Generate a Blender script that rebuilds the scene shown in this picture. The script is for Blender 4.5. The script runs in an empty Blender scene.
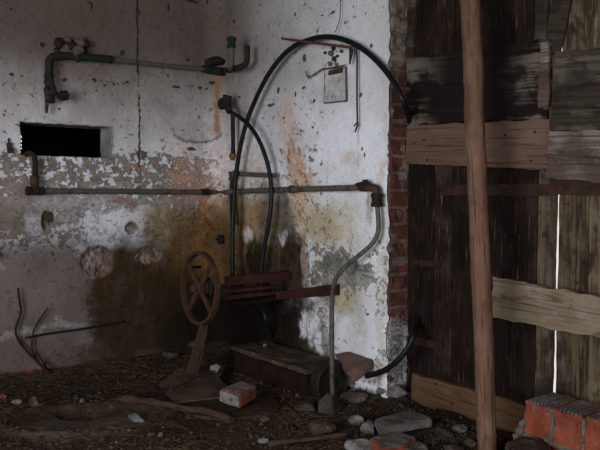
import bpy, bmesh, math, random
from mathutils import Vector, Matrix, noise as mn
random.seed(7)
SC = bpy.context.scene
COL = SC.collection

# ------------------------------------------------------------------ camera
HC = 1.10                      # camera height
F = 705.0                      # focal length in pixels of a 600 px wide frame
PITCH = math.atan(35.0 / F)
cam_d = bpy.data.cameras.new('camera')
cam_d.sensor_width = 36.0
cam_d.lens = F * 36.0 / 600.0
cam = bpy.data.objects.new('camera', cam_d)
COL.objects.link(cam)
cam.location = (0, 0, HC)
cam.rotation_euler = (math.pi / 2 - PITCH, 0, 0)
SC.camera = cam

# ------------------------------------------------------------------ world, daylight, exposure
SC.view_settings.view_transform = 'Standard'
SC.view_settings.look = 'None'
SC.view_settings.gamma = 1.0
SC.view_settings.use_curve_mapping = False
SC.view_settings.exposure = 0.0
W = bpy.data.worlds.new('daylight')
SC.world = W
W.use_nodes = True
W.node_tree.nodes['Background'].inputs[0].default_value = (1.0, 0.90, 0.88, 1)
W.node_tree.nodes['Background'].inputs[1].default_value = 0.9

C0 = Vector((-0.58, 5.0, 0))                       # the room corner
MD = Vector((0.6113, -0.7914, 0)).normalized()     # along the pipe wall towards the doors
LD = Vector((-0.7914, -0.6113, 0)).normalized()    # along the far-left wall, away from the corner
UPV = Vector((0, 0, 1))
def room(a, b, z=0.0):
    return C0 + MD * a + LD * b + UPV * z

def area_light(name, a, b, z, dirv, w, h, power, color):
    d = bpy.data.lights.new(name, 'AREA')
    d.shape = 'RECTANGLE'; d.size = w; d.size_y = h
    d.energy = power; d.color = color
    o = bpy.data.objects.new(name, d)
    o.location = room(a, b, z)
    o.rotation_euler = dirv.to_track_quat('-Z', 'Y').to_euler()
    COL.objects.link(o)
    return o
# daylight from an unseen doorway, plus an unseen window added to light wall_left
area_light('daylight_doorway', 3.8, 4.97, 1.25, -LD + Vector((0, 0, -0.06)), 2.6, 1.9, 265, (0.95, 0.97, 1.0))
area_light('added_window_light', 6.1, 2.2, 1.3, -MD + Vector((0, 0, -0.08)), 2.2, 1.5, 60, (0.95, 0.97, 1.0))

# ------------------------------------------------------------------ pixel -> place helpers
def ray(px, py):
    x = px - 300.0; y = 225.0 - py
    up = Vector((0, math.sin(PITCH), math.cos(PITCH)))
    fw = Vector((0, math.cos(PITCH), -math.sin(PITCH)))
    return Vector((1, 0, 0)) * x + up * y + fw * F
CAM = Vector((0, 0, HC))
def hit(px, py, P, n):
    d = ray(px, py)
    return CAM + d * ((P - CAM).dot(n) / d.dot(n))
def LW(px, py, off=0.0):          # far-left wall, off = distance into the room
    return hit(px, py, C0 + MD * off, MD)
def MW(px, py, off=0.0):          # pipe wall
    return hit(px, py, C0 + LD * off, LD)
DREC = -0.17
def DW(px, py, off=0.0):          # door plane, set back behind the pipe wall
    return hit(px, py, C0 + LD * (DREC + off), LD)
def FL(px, py, z=0.0):
    return hit(px, py, Vector((0, 0, z)), UPV)
def AT(px, py, Y):
    return hit(px, py, Vector((0, Y, 0)), Vector((0, 1, 0)))
RC = 0.13; QC = RC * math.pi / 4
def SU(s):                        # distance from the corner -> wall coordinate u
    return s - (RC - QC)
def WU(px, py, side=None):        # pixel -> (u, h) on the developed wall
    if side is None: side = 'L' if px < 218 else 'M'
    if side == 'L':
        p = LW(px, py); return -SU((p - C0).dot(LD)), p.z
    p = MW(px, py); return SU((p - C0).dot(MD)), p.z

# ------------------------------------------------------------------ node helpers
class NT:
    def __init__(s, name):
        s.m = bpy.data.materials.new(name); s.m.use_nodes = True
        s.t = s.m.node_tree; s.b = s.t.nodes['Principled BSDF']
    def n(s, k, **kw):
        o = s.t.nodes.new(k)
        for a, v in kw.items(): setattr(o, a, v)
        return o
    def l(s, a, b): s.t.links.new(a, b)
    def put(s, sock, v):
        if isinstance(v, bpy.types.NodeSocket): s.l(v, sock)
        elif isinstance(v, (tuple, list)) and sock.type == 'RGBA': sock.default_value = tuple(v)[:3] + (1,)
        else: sock.default_value = v
    def noise(s, vec, scale, detail=4, rough=0.55, dist=0.0, color=False):
        o = s.n('ShaderNodeTexNoise')
        s.put(o.inputs['Vector'], vec)
        o.inputs['Scale'].default_value = scale; o.inputs['Detail'].default_value = detail
        o.inputs['Roughness'].default_value = rough; o.inputs['Distortion'].default_value = dist
        return o.outputs['Color' if color else 'Fac']
    def vor(s, vec, scale, feature='F1', out='Distance', rnd=1.0):
        o = s.n('ShaderNodeTexVoronoi', feature=feature)
        s.put(o.inputs['Vector'], vec); o.inputs['Scale'].default_value = scale
        o.inputs['Randomness'].default_value = rnd
        return o.outputs[out]
    def mr(s, v, a, b, c=0.0, d=1.0, smooth=True):
        o = s.n('ShaderNodeMapRange', interpolation_type='SMOOTHSTEP' if smooth else 'LINEAR')
        s.put(o.inputs[0], v)
        for i, x in zip((1, 2, 3, 4), (a, b, c, d)): s.put(o.inputs[i], x)
        return o.outputs[0]
    def ma(s, op, a, b=0.0, c=0.0, clamp=False):
        o = s.n('ShaderNodeMath', operation=op, use_clamp=clamp)
        s.put(o.inputs[0], a); s.put(o.inputs[1], b)
        if op == 'MULTIPLY_ADD': s.put(o.inputs[2], c)
        return o.outputs[0]
    def vm(s, op, a, b=(0, 0, 0), sc=None):
        o = s.n('ShaderNodeVectorMath', operation=op)
        s.put(o.inputs[0], a)
        if op == 'SCALE': s.put(o.inputs['Scale'], sc)
        elif op != 'LENGTH': s.put(o.inputs[1], b)
        return o.outputs['Value' if op == 'LENGTH' else 'Vector']
    def mix(s, f, a, b, mode='MIX'):
        o = s.n('ShaderNodeMix', data_type='RGBA', blend_type=mode)
        s.put(o.inputs[0], f); s.put(o.inputs[6], a); s.put(o.inputs[7], b)
        return o.outputs[2]
    def mapping(s, vec, loc=(0, 0, 0), rot=(0, 0, 0), scale=(1, 1, 1), kind='POINT'):
        o = s.n('ShaderNodeMapping', vector_type=kind)
        s.put(o.inputs[0], vec)
        o.inputs[1].default_value = loc; o.inputs[2].default_value = rot; o.inputs[3].default_value = scale
        return o.outputs[0]
    def bump(s, h, dist=0.01, strength=1.0, prev=None):
        o = s.n('ShaderNodeBump'); s.put(o.inputs['Height'], h)
        o.inputs['Distance'].default_value = dist; o.inputs['Strength'].default_value = strength
        if prev is not None: s.l(prev, o.inputs['Normal'])
        return o.outputs[0]
    def tc(s, k='Object'):
        return s.n('ShaderNodeTexCoord').outputs[k]
    def done(s, color, rough=0.85, metal=0.0, normal=None, spec=0.3):
        spec *= .5
        s.put(s.b.inputs['Base Color'], color); s.put(s.b.inputs['Roughness'], rough)
        s.put(s.b.inputs['Metallic'], metal); s.b.inputs['Specular IOR Level'].default_value = spec
        if normal is not None: s.l(normal, s.b.inputs['Normal'])
        return s.m

# ------------------------------------------------------------------ plaster
# exposed masonry patches on the far-left wall: px, py, rx, ry, depth
PITS = [(97, 262, 15, 15, .022), (148, 255, 13, 8, .016), (131, 228, 6, 6, .012), (2, 262, 6, 8, .015),
        (47, 222, 5, 11, .025), (142, 155, 4, 4, .01)]
def blob_uv(px, py, rx, ry, side=None):
    if side is None: side = 'L' if px < 218 else 'M'
    u, h = WU(px, py, side)
    ru = abs(WU(px + rx, py, side)[0] - WU(px - rx, py, side)[0]) / 2
    rh = abs(WU(px, py + ry, side)[1] - WU(px, py - ry, side)[1]) / 2
    return u, h, ru, rh

import numpy as np
ol = (.028, .017, .007); oc = (.14, .082, .030); og = (.34, .17, .085); corner_shade = (.007, .0045, .003); wt = (.60, .60, .63)  # the near-black paints in the shade of the corner beneath the pump
S = [
 (18, 334, 24, 3.5, (.24, .21, .20), .6, .6), (62, 326, 26, 3.5, (.24, .21, .20), .6, .6), (40, 352, 60, 12, (.115, .075, .062), .5, .6),
 (100, 205, 60, 16, (.44, .43, .46), .35, .6),
 (30, 225, 10, 10, (.42, .42, .46), .5, .7), (112, 238, 30, 16, (.36, .36, .40), .7, .6), (120, 222, 30, 12, wt, .6, .5),
 (165, 232, 30, 30, (.33, .28, .21), .7, .5), (200, 170, 26, 26, (.40, .26, .20), .5, .8),
 (185, 178, 10, 14, (.42, .22, .15), .5, .7), (212, 200, 10, 16, (.35, .17, .10), .6, .7), (140, 165, 9, 3, (.4, .2, .15), .6, .6),
 (182, 235, 34, 34, (.19, .14, .075), .8, .35), (150, 300, 56, 62, ol, .97, .16), (205, 320, 44, 80, ol, .97, .35), (190, 245, 24, 34, (.11, .062, .024), .8, .5), (212, 235, 12, 34, (.28, .13, .04), .7, .6),
 (160, 345, 80, 16, (.03, .02, .013), .9, .5), (205, 340, 40, 44, corner_shade, .9, .4),
 (40, 375, 120, 6, (.11, .05, .035), .7, .6),
 (252, 250, 34, 68, oc, .85, .35), (232, 262, 16, 40, (.07, .04, .018), .8, .5), (240, 205, 15, 20, (.28, .20, .10), .6, .6), (250, 160, 16, 16, (.42, .27, .20), .4, .8),
 (292, 152, 7, 24, og, .55, .8), (285, 118, 6, 22, (.45, .30, .22), .5, .8), (300, 172, 6, 16, og, .6, .7), (296, 205, 14, 30, (.42, .27, .14), .7, .7),
 (303, 238, 3, 12, (.34, .15, .05), .5, .7), (330, 228, 30, 22, (.40, .35, .24), .55, .7), (345, 205, 12, 9, (.38, .34, .24), .5, .7),
 (283, 222, 14, 30, (.10, .085, .07), .75, .5), (255, 235, 9, 30, (.3, .16, .05), .55, .7),
 (288, 262, 20, 30, (.022, .018, .011), .96, .25), (262, 262, 12, 22, (.03, .024, .014), .9, .4), (265, 335, 58, 55, corner_shade, .98, .2), (238, 322, 30, 50, corner_shade, .95, .4), (322, 330, 22, 32, (.30, .27, .25), .4, .6),
 (330, 285, 14, 26, (.19, .17, .13), .6, .5), (352, 300, 26, 26, (.38, .35, .27), .5, .7),
 (345, 305, 10, 14, (.33, .26, .12), .6, .7), (300, 340, 10, 20, (.09, .06, .035), .8, .6), (306, 325, 5, 13, wt, .85, .3), (317, 338, 4, 16, wt, .7, .3),
 (281, 238, 4, 6, wt, .6, .4), (345, 345, 12, 20, (.55, .56, .6), .6, .5), (375, 330, 13, 40, (.52, .54, .6), .5, .6), (385, 250, 5, 150, (.42, .38, .33), .6, .6),
 (377, 380, 10, 10, (.30, .21, .15), .5, .6), (382, 40, 8, 60, (.40, .38, .35), .3, .6),
]
dots = [(43, 45, 3, 3), (11, 9, 1.2, 1.5), (92, 6, 1, 5), (90, 2, 3, 1), (123, 52, 2.5, 3), (138, 10, 2.5, 4), (138, 72, 2, 3), (12, 74, 3, 1.8), (22, 76, 1.6, 1.5),
        (65, 80, 2.6, 2.4), (95, 80, 2.4, 2.4), (127, 82, 2, 1.6), (145, 64, 2.4, 1.5), (105, 85, 1.5, 1.3), (96, 90, 1.4, 1.2), (115, 84, 1, 2), (59, 109, 1.3, 1.3), (188, 60, 2.2, 2.4), (176, 87, 4.5, 1.8),
        (200, 88, 2.4, 1.8), (206, 89, 1.6, 1.5), (211, 83, 3, 2), (169, 7, 1, 6), (181, 30, 1, 1), (168, 75, 1.2, 1.5), (193, 1, 8, 1.2), (207, 2, 1, 3), (270, 25, 1, 1), (295, 15, 1, 3),
        (234, 21, 1.3, 1.8), (239, 97, 1.4, 1.4), (271, 105, 4, 1.6), (279, 90, 1.5, 4), (296, 94, 1, 3.5), (304, 58, 2, 5), (333, 12, 3, 1.6), (372, 46, 2, 2), (322, 15, 2, 1), (304, 88, 2, 2), (314, 101, 2, 2),
        (310, 157, 1.3, 1.3), (313, 128, 1.5, 1.5), (192, 149, 6, 2.2), (169, 260, 1, 1.3), (369, 314, 1.5, 1.5), (362, 149, 1, 2), (364, 155, 1, 3), (75, 58, 1, 1), (360, 95, 1.4, 3), (284, 118, 1.2, 1)]
BIAS = [(340, 272, 36, 16, .09), (300, 175, 25, 60, .04), (70, 205, 90, 8, .06), (190, 185, 40, 20, .03), (360, 330, 25, 25, -.08), (60, 188, 90, 6, .03), (20, 215, 30, 20, .06), (365, 130, 30, 90, -.1), (130, 218, 40, 14, -.08)]
CRACKS = [(138, 30, 1.0, 60, 1, None), (139.5, 135, .9, 52, 1, None), (110, 82, 40, .8, .5, None), (388, 150, 1.0, 30, .6, 'M')]
RUNS = [(214.5, 100, 1.6, 32, .45), (221, 90, 1.2, 22, .6), (215, 125, 3, 10, .6), (358, 150, 1, 20, .2)]
SCUFF = [(131, 204, 5, 4), (152, 258, 3, 4), (46, 216, 2, 5), (35, 368, 8, 4), (120, 201, 8, 3)]
def sstep(x, a, b):
    t = np.clip((x - a) / (b - a), 0, 1); return t * t * (3 - 2 * t)
def wall_attributes(UV):
    """shapes of stains, painted corner shade, peeled spots, holes and cracks, per wall vertex"""
    UV = np.array(UV)
    def nz(f, o, amp_oct):
        r = np.zeros(len(UV)); k = 1.0; t = 0
        for q in range(amp_oct):
            r += k * np.array([mn.noise(Vector((u * f * 2 ** q, h * f * 2 ** q, o))) for u, h in UV]); t += k; k *= .55
        return r / t
    wa, wb = nz(3.2, 11, 3), nz(3.2, 23, 3)
    fa, fb = nz(18, 31, 2), nz(18, 43, 2)
    loose = UV + np.stack([wa * .16 + fa * .035, wb * .16 + fb * .035], 1)
    tight = UV + np.stack([fa * .014, fb * .014], 1)
    nm = sstep(nz(9, 51, 3), -.5, .3)
    def blob(bx, by, rx, ry, so, vec, side=None, mn_r=0.0):
        u, h, ru, rh = blob_uv(bx, by, rx, ry, side)
        ru = max(ru, mn_r); rh = max(rh, mn_r)
        d = np.hypot((vec[:, 0] - u) / ru, (vec[:, 1] - h) / rh)
        return 1 - sstep(d, 1 - so, 1 + so)
    n = len(UV); P = np.zeros((n, 3)); T = np.ones(n)
    def over(m, c):
        nonlocal P, T
        P = P * (1 - m)[:, None] + np.array(c)[None, :] * m[:, None]; T = T * (1 - m)
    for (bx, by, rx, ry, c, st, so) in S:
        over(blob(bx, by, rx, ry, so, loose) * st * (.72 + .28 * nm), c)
    snug = UV + np.stack([wa * .05 + fa * .03, wb * .05 + fb * .03], 1)
    for (bx, by, rx, ry, c, st, so) in [
        (322, 228, 16, 18, (.31, .25, .15), .65, .5), (346, 267, 27, 8, (.13, .135, .13), .85, .25), (352, 276, 20, 10, (.20, .20, .19), .6, .4),
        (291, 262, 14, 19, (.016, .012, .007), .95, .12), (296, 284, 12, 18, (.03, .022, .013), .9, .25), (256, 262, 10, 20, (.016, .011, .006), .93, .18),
        (268, 215, 9, 16, (.09, .07, .045), .6, .5), (283, 215, 7, 20, (.07, .06, .045), .6, .5), (248, 236, 6, 8, wt, .6, .3), (243, 232, 3, 30, (.06, .035, .016), .6, .5),
        (305, 268, 4, 20, (.42, .33, .28), .6, .4), (304, 242, 2, 6, (.34, .13, .04), .6, .5), (350, 158, 9, 7, (.42, .36, .28), .5, .5),
        (222, 232, 6, 26, (.07, .035, .015), .7, .5), (370, 205, 4, 14, (.20, .17, .14), .6, .4), (232, 205, 7, 18, (.12, .09, .04), .7, .5)]:
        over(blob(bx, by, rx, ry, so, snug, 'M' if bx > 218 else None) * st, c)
    over(blob(262, 325, 42, 36, .3, snug, 'M') * .93, corner_shade)  # shade behind pump and trough, painted into the wall colour
    for q in ((303, 325, 2.5, 14), (309, 334, 3, 12), (317, 340, 4, 10), (314, 322, 4, 8)): over(blob(*q, .35, snug, 'M') * .85, wt)
    t1 = blob(196, 131, 22, 10, .12, tight); t2 = blob(196, 132.5, 23.5, 11, .10, tight)
    over(np.clip(t2 - t1, 0, 1) * .85, (.10, .085, .07)); over(t1 * .45, (.30, .275, .255))
    for (bx, by, rx, ry, d) in PITS:
        m = blob(bx, by, rx * 1.05, ry * 1.05, .15, tight); br = sstep(fa + fb * .6, -.2, .05)
        over(m * .9 * br, (.19, .155, .14)); over(m * .85 * (1 - br), (.11, .072, .058) if bx != 218 else (.05, .04, .03))
        ring = np.clip(blob(bx, by, rx * 1.15, ry * 1.15, .06, tight) - blob(bx, by + 2, rx, ry, .06, tight), 0, 1)
        over(ring * .6, (.07, .055, .05))
    for (bx, by, rx, ry) in SCUFF: over(blob(bx, by, rx, ry, .5, tight) * .5, (.22, .085, .06))
    for (bx, by, rx, ry, st) in RUNS: over(blob(bx, by, rx, ry, .6, tight, None, .004) * st, (.22, .09, .035))
    bias = np.zeros(n)
    for (bx, by, rx, ry, v) in BIAS: bias += blob(bx, by, rx, ry, .6, loose) * v
    dm = np.zeros(n)
    for (bx, by, rx, ry) in dots: dm = np.maximum(dm, blob(bx, by, rx * .8, ry * .8, .45, tight, None, .004))
    for (bx, by, rx, ry, v, sd) in CRACKS: dm = np.maximum(dm, v * .75 * blob(bx, by, rx, ry, .5, tight, sd, .0034))
    stain = np.maximum(blob(180, 300, 85, 70, .3, loose), blob(270, 280, 60, 60, .3, loose))
    A1 = np.concatenate([P, T[:, None]], 1); A2 = np.stack([bias + .5, dm, stain, np.ones(n)], 1)
    return A1, A2
def make_plaster():
    s = NT('old_limewashed_plaster')
    uv = s.tc('UV')
    at = s.n('ShaderNodeAttribute'); at.attribute_name = 'stain'
    at2 = s.n('ShaderNodeAttribute'); at2.attribute_name = 'marks'
    mk = s.n('ShaderNodeSeparateColor'); s.l(at2.outputs['Color'], mk.inputs[0])
    w2 = s.vm('SUBTRACT', s.noise(uv, 22, 4, 0.65, color=True), (0.5, 0.5, 0.5))
    ps = s.vm('ADD', uv, s.vm('SCALE', w2, sc=0.018))
    sep = s.n('ShaderNodeSeparateXYZ'); s.l(s.vm('ADD', uv, s.vm('SCALE', w2, sc=.06)), sep.inputs[0])
    U, H = sep.outputs[0], sep.outputs[1]
    nL = s.noise(uv, 1.7, 6, 0.6); nM = s.noise(uv, 9, 8, 0.68); nF = s.noise(uv, 48, 6, 0.7)
    col = s.mix(s.mr(nL, .35, .7), (.64, .66, .715), (.48, .475, .49))
    col = s.mix(s.mr(nF, .52, .75, 0, .45), col, (.33, .30, .28))
    nG = s.noise(uv, 150, 4, .75)
    col = s.mix(s.mr(nG, .50, .66, 0, .34), col, (.20, .175, .155))
    col = s.mix(s.ma('MULTIPLY', s.mr(H, 1.25, 1.75), s.mr(U, .9, .1, .2, .75)), col, s.mix(1.0, col, (.86, .74, .66), 'MULTIPLY'))
    # dark brown tone growing towards the top of the wall, strongest at left
    top = s.mr(s.ma('MULTIPLY_ADD', nL, .35, H), 1.38, 2.25)
    topl = s.mr(U, 1.2, -.1, .38, 1.0)
    col = s.mix(s.ma('MULTIPLY', s.ma('MULTIPLY', top, topl), .92), col, (.060, .042, .030))
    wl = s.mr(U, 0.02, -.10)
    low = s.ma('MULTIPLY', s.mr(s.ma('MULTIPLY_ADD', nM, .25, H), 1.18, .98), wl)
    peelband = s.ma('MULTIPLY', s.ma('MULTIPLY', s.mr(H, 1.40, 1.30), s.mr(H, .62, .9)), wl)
    midpeel = s.ma('MULTIPLY', s.mr(H, 1.25, .5), s.mr(U, -.02, .1))
    bias = s.ma('ADD', s.ma('MULTIPLY', peelband, .12), s.ma('MULTIPLY', midpeel, .055))
    bias = s.ma('ADD', bias, s.ma('SUBTRACT', mk.outputs[0], .5))
    fl = s.ma('ADD', s.noise(ps, 19, 10, 0.76), bias)
    flake = s.mr(fl, .60, .625)
    under = s.mix(s.mr(nM, .35, .65), (.235, .195, .175), (.15, .115, .098))
    col = s.mix(flake, col, under)
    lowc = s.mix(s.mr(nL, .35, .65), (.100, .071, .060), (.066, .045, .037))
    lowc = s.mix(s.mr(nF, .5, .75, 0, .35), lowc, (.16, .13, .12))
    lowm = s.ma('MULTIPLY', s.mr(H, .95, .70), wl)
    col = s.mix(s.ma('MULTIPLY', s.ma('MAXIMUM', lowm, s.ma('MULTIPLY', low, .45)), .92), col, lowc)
    # shaped stains and painted corner shade: colour premultiplied, alpha = how much of the wash still shows
    T = at.outputs['Alpha']
    nb = s.ma('SUBTRACT', s.ma('MULTIPLY_ADD', nF, .6, s.ma('MULTIPLY', s.noise(uv, 20, 9, .75), 1.4)), 1.0)
    T2 = s.ma('MULTIPLY_ADD', s.ma('MULTIPLY', s.ma('MULTIPLY', s.ma('POWER', T, 1.8), s.ma('SUBTRACT', 1.0, T)), 14.0), nb, s.ma('POWER', T, 1.3), True)
    kk = s.ma('DIVIDE', s.ma('SUBTRACT', 1.0, T2), s.ma('MAXIMUM', s.ma('SUBTRACT', 1.0, T), .02))
    kk = s.ma('MINIMUM', kk, 4.0)
    col = s.vm('ADD', s.vm('SCALE', col, sc=T2), s.vm('SCALE', at.outputs['Color'], sc=kk))
    stain = mk.outputs[2]
    col = s.mix(s.ma('MULTIPLY', s.ma('MULTIPLY', stain, T2), s.mr(nM, .52, .66, 0, .5)), col, (.09, .06, .028))
    col = s.mix(s.ma('MULTIPLY', stain, s.mr(nF, .54, .66, 0, .6)), col, (.025, .016, .009))
    vs = s.noise(s.mapping(uv, scale=(26, 3.2, 1)), 1.0, 6, .65, .5)
    col = s.mix(s.ma('MULTIPLY', s.ma('MULTIPLY', stain, s.mr(H, .35, .6)), s.mr(vs, .50, .66, 0, .65)), col, (.085, .036, .012))
    col = s.mix(s.ma('MULTIPLY', s.ma('MULTIPLY', stain, s.mr(H, .45, .7)), s.mr(vs, .46, .34, 0, .28)), col, (.20, .15, .08))
    spk = s.mr(s.noise(uv, 110, 3, .65), .64, .69)
    spk = s.ma('MULTIPLY', spk, s.mr(nL, .4, .6, .2, .9))
    dmx = s.mr(s.ma('MULTIPLY_ADD', s.ma('SUBTRACT', nF, .5), 2.2, mk.outputs[1]), .35, .7)
    dmx = s.ma('MULTIPLY', dmx, s.mr(mk.outputs[1], .05, .25))
    dm = s.ma('MAXIMUM', dmx, s.ma('MULTIPLY', spk, .8))
    col = s.mix(s.ma('MULTIPLY', dm, .9), col, (.025, .02, .016))
    hgt = s.ma('MULTIPLY', flake, -1.0)
    hgt = s.ma('MULTIPLY_ADD', nM, .9, hgt)
    hgt = s.ma('MULTIPLY_ADD', nF, .55, hgt)
    hgt = s.ma('MULTIPLY_ADD', nG, .35, hgt)
    hgt = s.ma('MULTIPLY_ADD', dm, -2.2, hgt)
    nrm = s.bump(hgt, .008, 1.0)
    return s.done(col, .93, 0, nrm, .15)
PLASTER = make_plaster()

# ------------------------------------------------------------------ general materials
def m_wood(name, a, b, pale, pale_amt=.3, gs=1.0, island=0.0, rough=.85, bumpd=.004, ends=0.0, stain=None, streak=0.0, contrast=.15):
    s = NT(name); oc = s.tc('Object')
    ir = s.n('ShaderNodeNewGeometry').outputs['Random Per Island']
    oc2 = s.vm('ADD', oc, s.vm('SCALE', (1.7, 3.1, 5.3), sc=s.ma('MULTIPLY', ir, 9.0)))
    st = s.mapping(oc2, scale=(1.2 * gs, 22 * gs, 22 * gs))
    g1 = s.noise(st, 1.6, 8, .65, .6); g2 = s.noise(s.mapping(oc2, scale=(3, 90, 90)), 1.0, 5, .6)
    n3 = s.noise(oc2, 4.5, 6, .65)
    col = s.mix(s.mr(g1, .5 - contrast, .5 + contrast), a, b)
    pa = s.ma('MULTIPLY', s.mr(s.ma('MULTIPLY_ADD', g1, .5, s.ma('MULTIPLY', n3, .6)), .52, .62 if ends else .68), pale_amt)
    if ends:
        sx = s.n('ShaderNodeSeparateXYZ'); s.l(oc, sx.inputs[0])
        e = s.ma('ABSOLUTE', s.ma('SUBTRACT', sx.outputs[0], ends / 2))
        pa = s.ma('MULTIPLY', pa, s.mr(s.ma('MULTIPLY_ADD', n3, .25, e), ends * .32, ends * .62, .03, 1.0))
    col = s.mix(pa, col, pale)
    if stain: col = s.mix(s.mr(s.noise(s.mapping(oc2, scale=(1, 2.5, 2.5)), 5.5, 6, .6, .8), .56, .62, 0, .7), col, stain)
    if streak:
        g3 = s.noise(s.mapping(oc2, loc=(5, 2, 1), scale=(5, 70, 70)), 1.0, 6, .7)
        col = s.mix(s.ma('MULTIPLY', s.mr(g3, .60, .66), streak), col, pale)
    col = s.mix(s.mr(g2, .52, .66, 0, .75), col, tuple(x * .22 for x in a))
    if island: col = s.mix(s.ma('MULTIPLY', ir, island), col, tuple(x * .25 for x in b))
    # knots
    kv = s.vor(s.mapping(oc2, scale=(3.2, 9, 9)), 1.0)
    col = s.mix(s.mr(kv, .10, .04, 0, .8), col, tuple(x * .25 for x in a))
    h = s.ma('MULTIPLY_ADD', g2, -.6, s.ma('ADD', g1, s.ma('MULTIPLY', n3, .3)))
    return s.done(col, rough, 0, s.bump(h, bumpd, .9), .2)
def m_rust(name, base, rust, dark, amt=.5, metal=.2, rough=.75, scale=14):
    s = NT(name); oc = s.tc('Object')
    n1 = s.noise(oc, scale, 6, .65); n2 = s.noise(oc, scale * 5, 5, .65)
    col = s.mix(s.mr(n1, .62 - amt * .25, .70 - amt * .25), base, rust)
    col = s.mix(s.mr(n2, .52, .68, 0, .7), col, dark)
    return s.done(col, rough, metal, s.bump(s.ma('ADD', n1, s.ma('MULTIPLY', n2, .6)), .003, .7), .3)
def m_stone(name, a, b, c=None, scale=9, rough=.92):
    s = NT(name); oc = s.tc('Object')
    ri = s.n('ShaderNodeObjectInfo').outputs['Random']
    ir = s.n('ShaderNodeNewGeometry').outputs['Random Per Island']
    oc = s.vm('ADD', oc, s.vm('SCALE', (3, 5, 7), sc=ri))
    n1 = s.noise(oc, scale, 6, .65); n2 = s.noise(oc, scale * 6, 5, .7)
    col = s.mix(s.mr(n1, .38, .62), a, b)
    col = s.mix(s.mr(n2, .5, .7, 0, .6), col, tuple(x * .4 for x in a))
    if c: col = s.mix(s.mr(s.noise(oc, scale * 1.7, 6, .7), .56, .62, 0, .85), col, c)
    col = s.mix(s.ma('MULTIPLY', ir, .35), col, tuple(x * .4 for x in b))
    return s.done(col, rough, 0, s.bump(s.ma('ADD', n1, s.ma('MULTIPLY', n2, .7)), .006, .8), .2)
M = {}
M['rubber'] = m_rust('black_rubber_hose', (.004, .005, .006), (.007, .008, .008), (.012, .010, .009), .3, 0, .45)
M['rubber_blue'] = m_rust('blue_black_rubber_hose', (.004, .007, .010), (.006, .008, .009), (.012, .010, .008), .2, 0, .45)
M['green_pipe'] = m_rust('flaking_green_paint', (.008, .016, .014), (.016, .011, .008), (.012, .012, .010), .5, .1)
M['grey_pipe'] = m_rust('dull_galvanised_steel', (.080, .072, .060), (.050, .030, .020), (.022, .018, .015), .35, .25)
M['dark_pipe'] = m_rust('dark_rusty_steel', (.014, .011, .009), (.026, .015, .010), (.009, .008, .007), .5, .2)
M['rust'] = m_rust('orange_rust', (.052, .026, .014), (.020, .013, .009), (.03, .018, .012), .5, .15)
M['rust_wheel'] = m_rust('brown_cast_iron_rust', (.036, .018, .010), (.056, .025, .012), (.011, .010, .007), .45, .1, .8, 20)
M['brass'] = m_rust('tarnished_brass', (.15, .075, .03), (.08, .035, .018), (.04, .03, .02), .4, .4, .55)
M['redpaint'] = m_rust('dark_red_painted_wood', (.028, .0085, .007), (.036, .014, .010), (.028, .016, .013), .4, 0, .6)
M['redrod'] = m_rust('faded_red_rod', (.055, .022, .020), (.07, .036, .028), (.04, .025, .022), .4, 0, .7)
M['drum'] = m_rust('black_iron_drum', (.012, .009, .0065), (.02, .014, .009), (.014, .012, .01), .5, .2)
M['dooraged'] = m_wood('dark_weathered_door_boards', (0.0160, 0.0070, 0.0045), (0.0055, 0.0030, 0.0022), (.11, .075, .055), .22, 1, .5, streak=.9, contrast=.05)
M['doorgrey'] = m_wood('grey_flaking_door_boards', (0.0416, 0.0304, 0.0224), (0.0176, 0.0120, 0.0088), (.15, .125, .105), .6, 1, .4, streak=.5, stain=(.018, .011, .008))
M['dooryel'] = m_wood('yellow_grey_door_boards', (.085, .062, .036), (.018, .0115, .007), (.16, .13, .095), .6, .7, .3, streak=.6, stain=(.014, .009, .006), contrast=.06)
M['paleboard'] = m_wood('pale_brown_board', (0.0892, 0.0544, 0.0391), (0.0646, 0.0374, 0.0263), (.14, .095, .075), .4, .6)
M['greyboard'] = m_wood('grey_weathered_board', (0.0723, 0.0527, 0.0399), (0.0425, 0.0289, 0.0213), (.19, .165, .15), .65, .7, stain=(.045, .028, .018))
M['tanboard'] = m_wood('tan_weathered_board', (.150, .116, .080), (.105, .076, .050), (.20, .175, .145), .6, .7, stain=(.070, .038, .020))
M['footboard'] = m_wood('brown_bottom_board', (0.0840, 0.0448, 0.0232), (0.0560, 0.0288, 0.0152), (.13, .088, .055), .3, .6, stain=(.045, .024, .013))
M['polewood'] = m_wood('peeled_pole_wood', (0.1092, 0.0589, 0.0399), (0.0712, 0.0361, 0.0238), (.17, .11, .082), .45, .7, stain=(.070, .032, .022))
M['darkboard'] = m_wood('dark_flaking_cross_board', (0.0084, 0.0048, 0.0036), (0.0048, 0.0030, 0.0024), (.14, .115, .092), .6, .5, ends=.85)
M['stick'] = m_wood('dead_branch_bark', (.048, .026, .019), (.026, .015, .011), (.085, .055, .042), .3, 1.5)
M['vine'] = m_wood('dry_dark_stem', (.018, .010, .007), (.010, .006, .005), (.04, .025, .02), .3, 2)
M['strap'] = m_rust('rusty_iron_strap', (.022, .011, .009), (.036, .014, .009), (.010, .012, .011), .5, .3, .7)
M['stone'] = m_stone('grey_rubble', (.060, .047, .039), (.028, .020, .015), (.11, .095, .082))
M['palestone'] = m_stone('pale_mortar_rubble', (.20, .195, .195), (.095, .085, .078), (.05, .036, .027))
M['slab'] = m_stone('grey_slab_stone', (.125, .112, .102), (.070, .060, .052), (.20, .20, .21))
M['brick'] = m_stone('worn_red_brick', (.17, .060, .034), (.10, .036, .021), (.24, .20, .18), 14)
M['brickpatch'] = m_stone('plaster_crusted_brick', (.17, .12, .10), (.12, .075, .06), (.26, .25, .255), 8)
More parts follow.
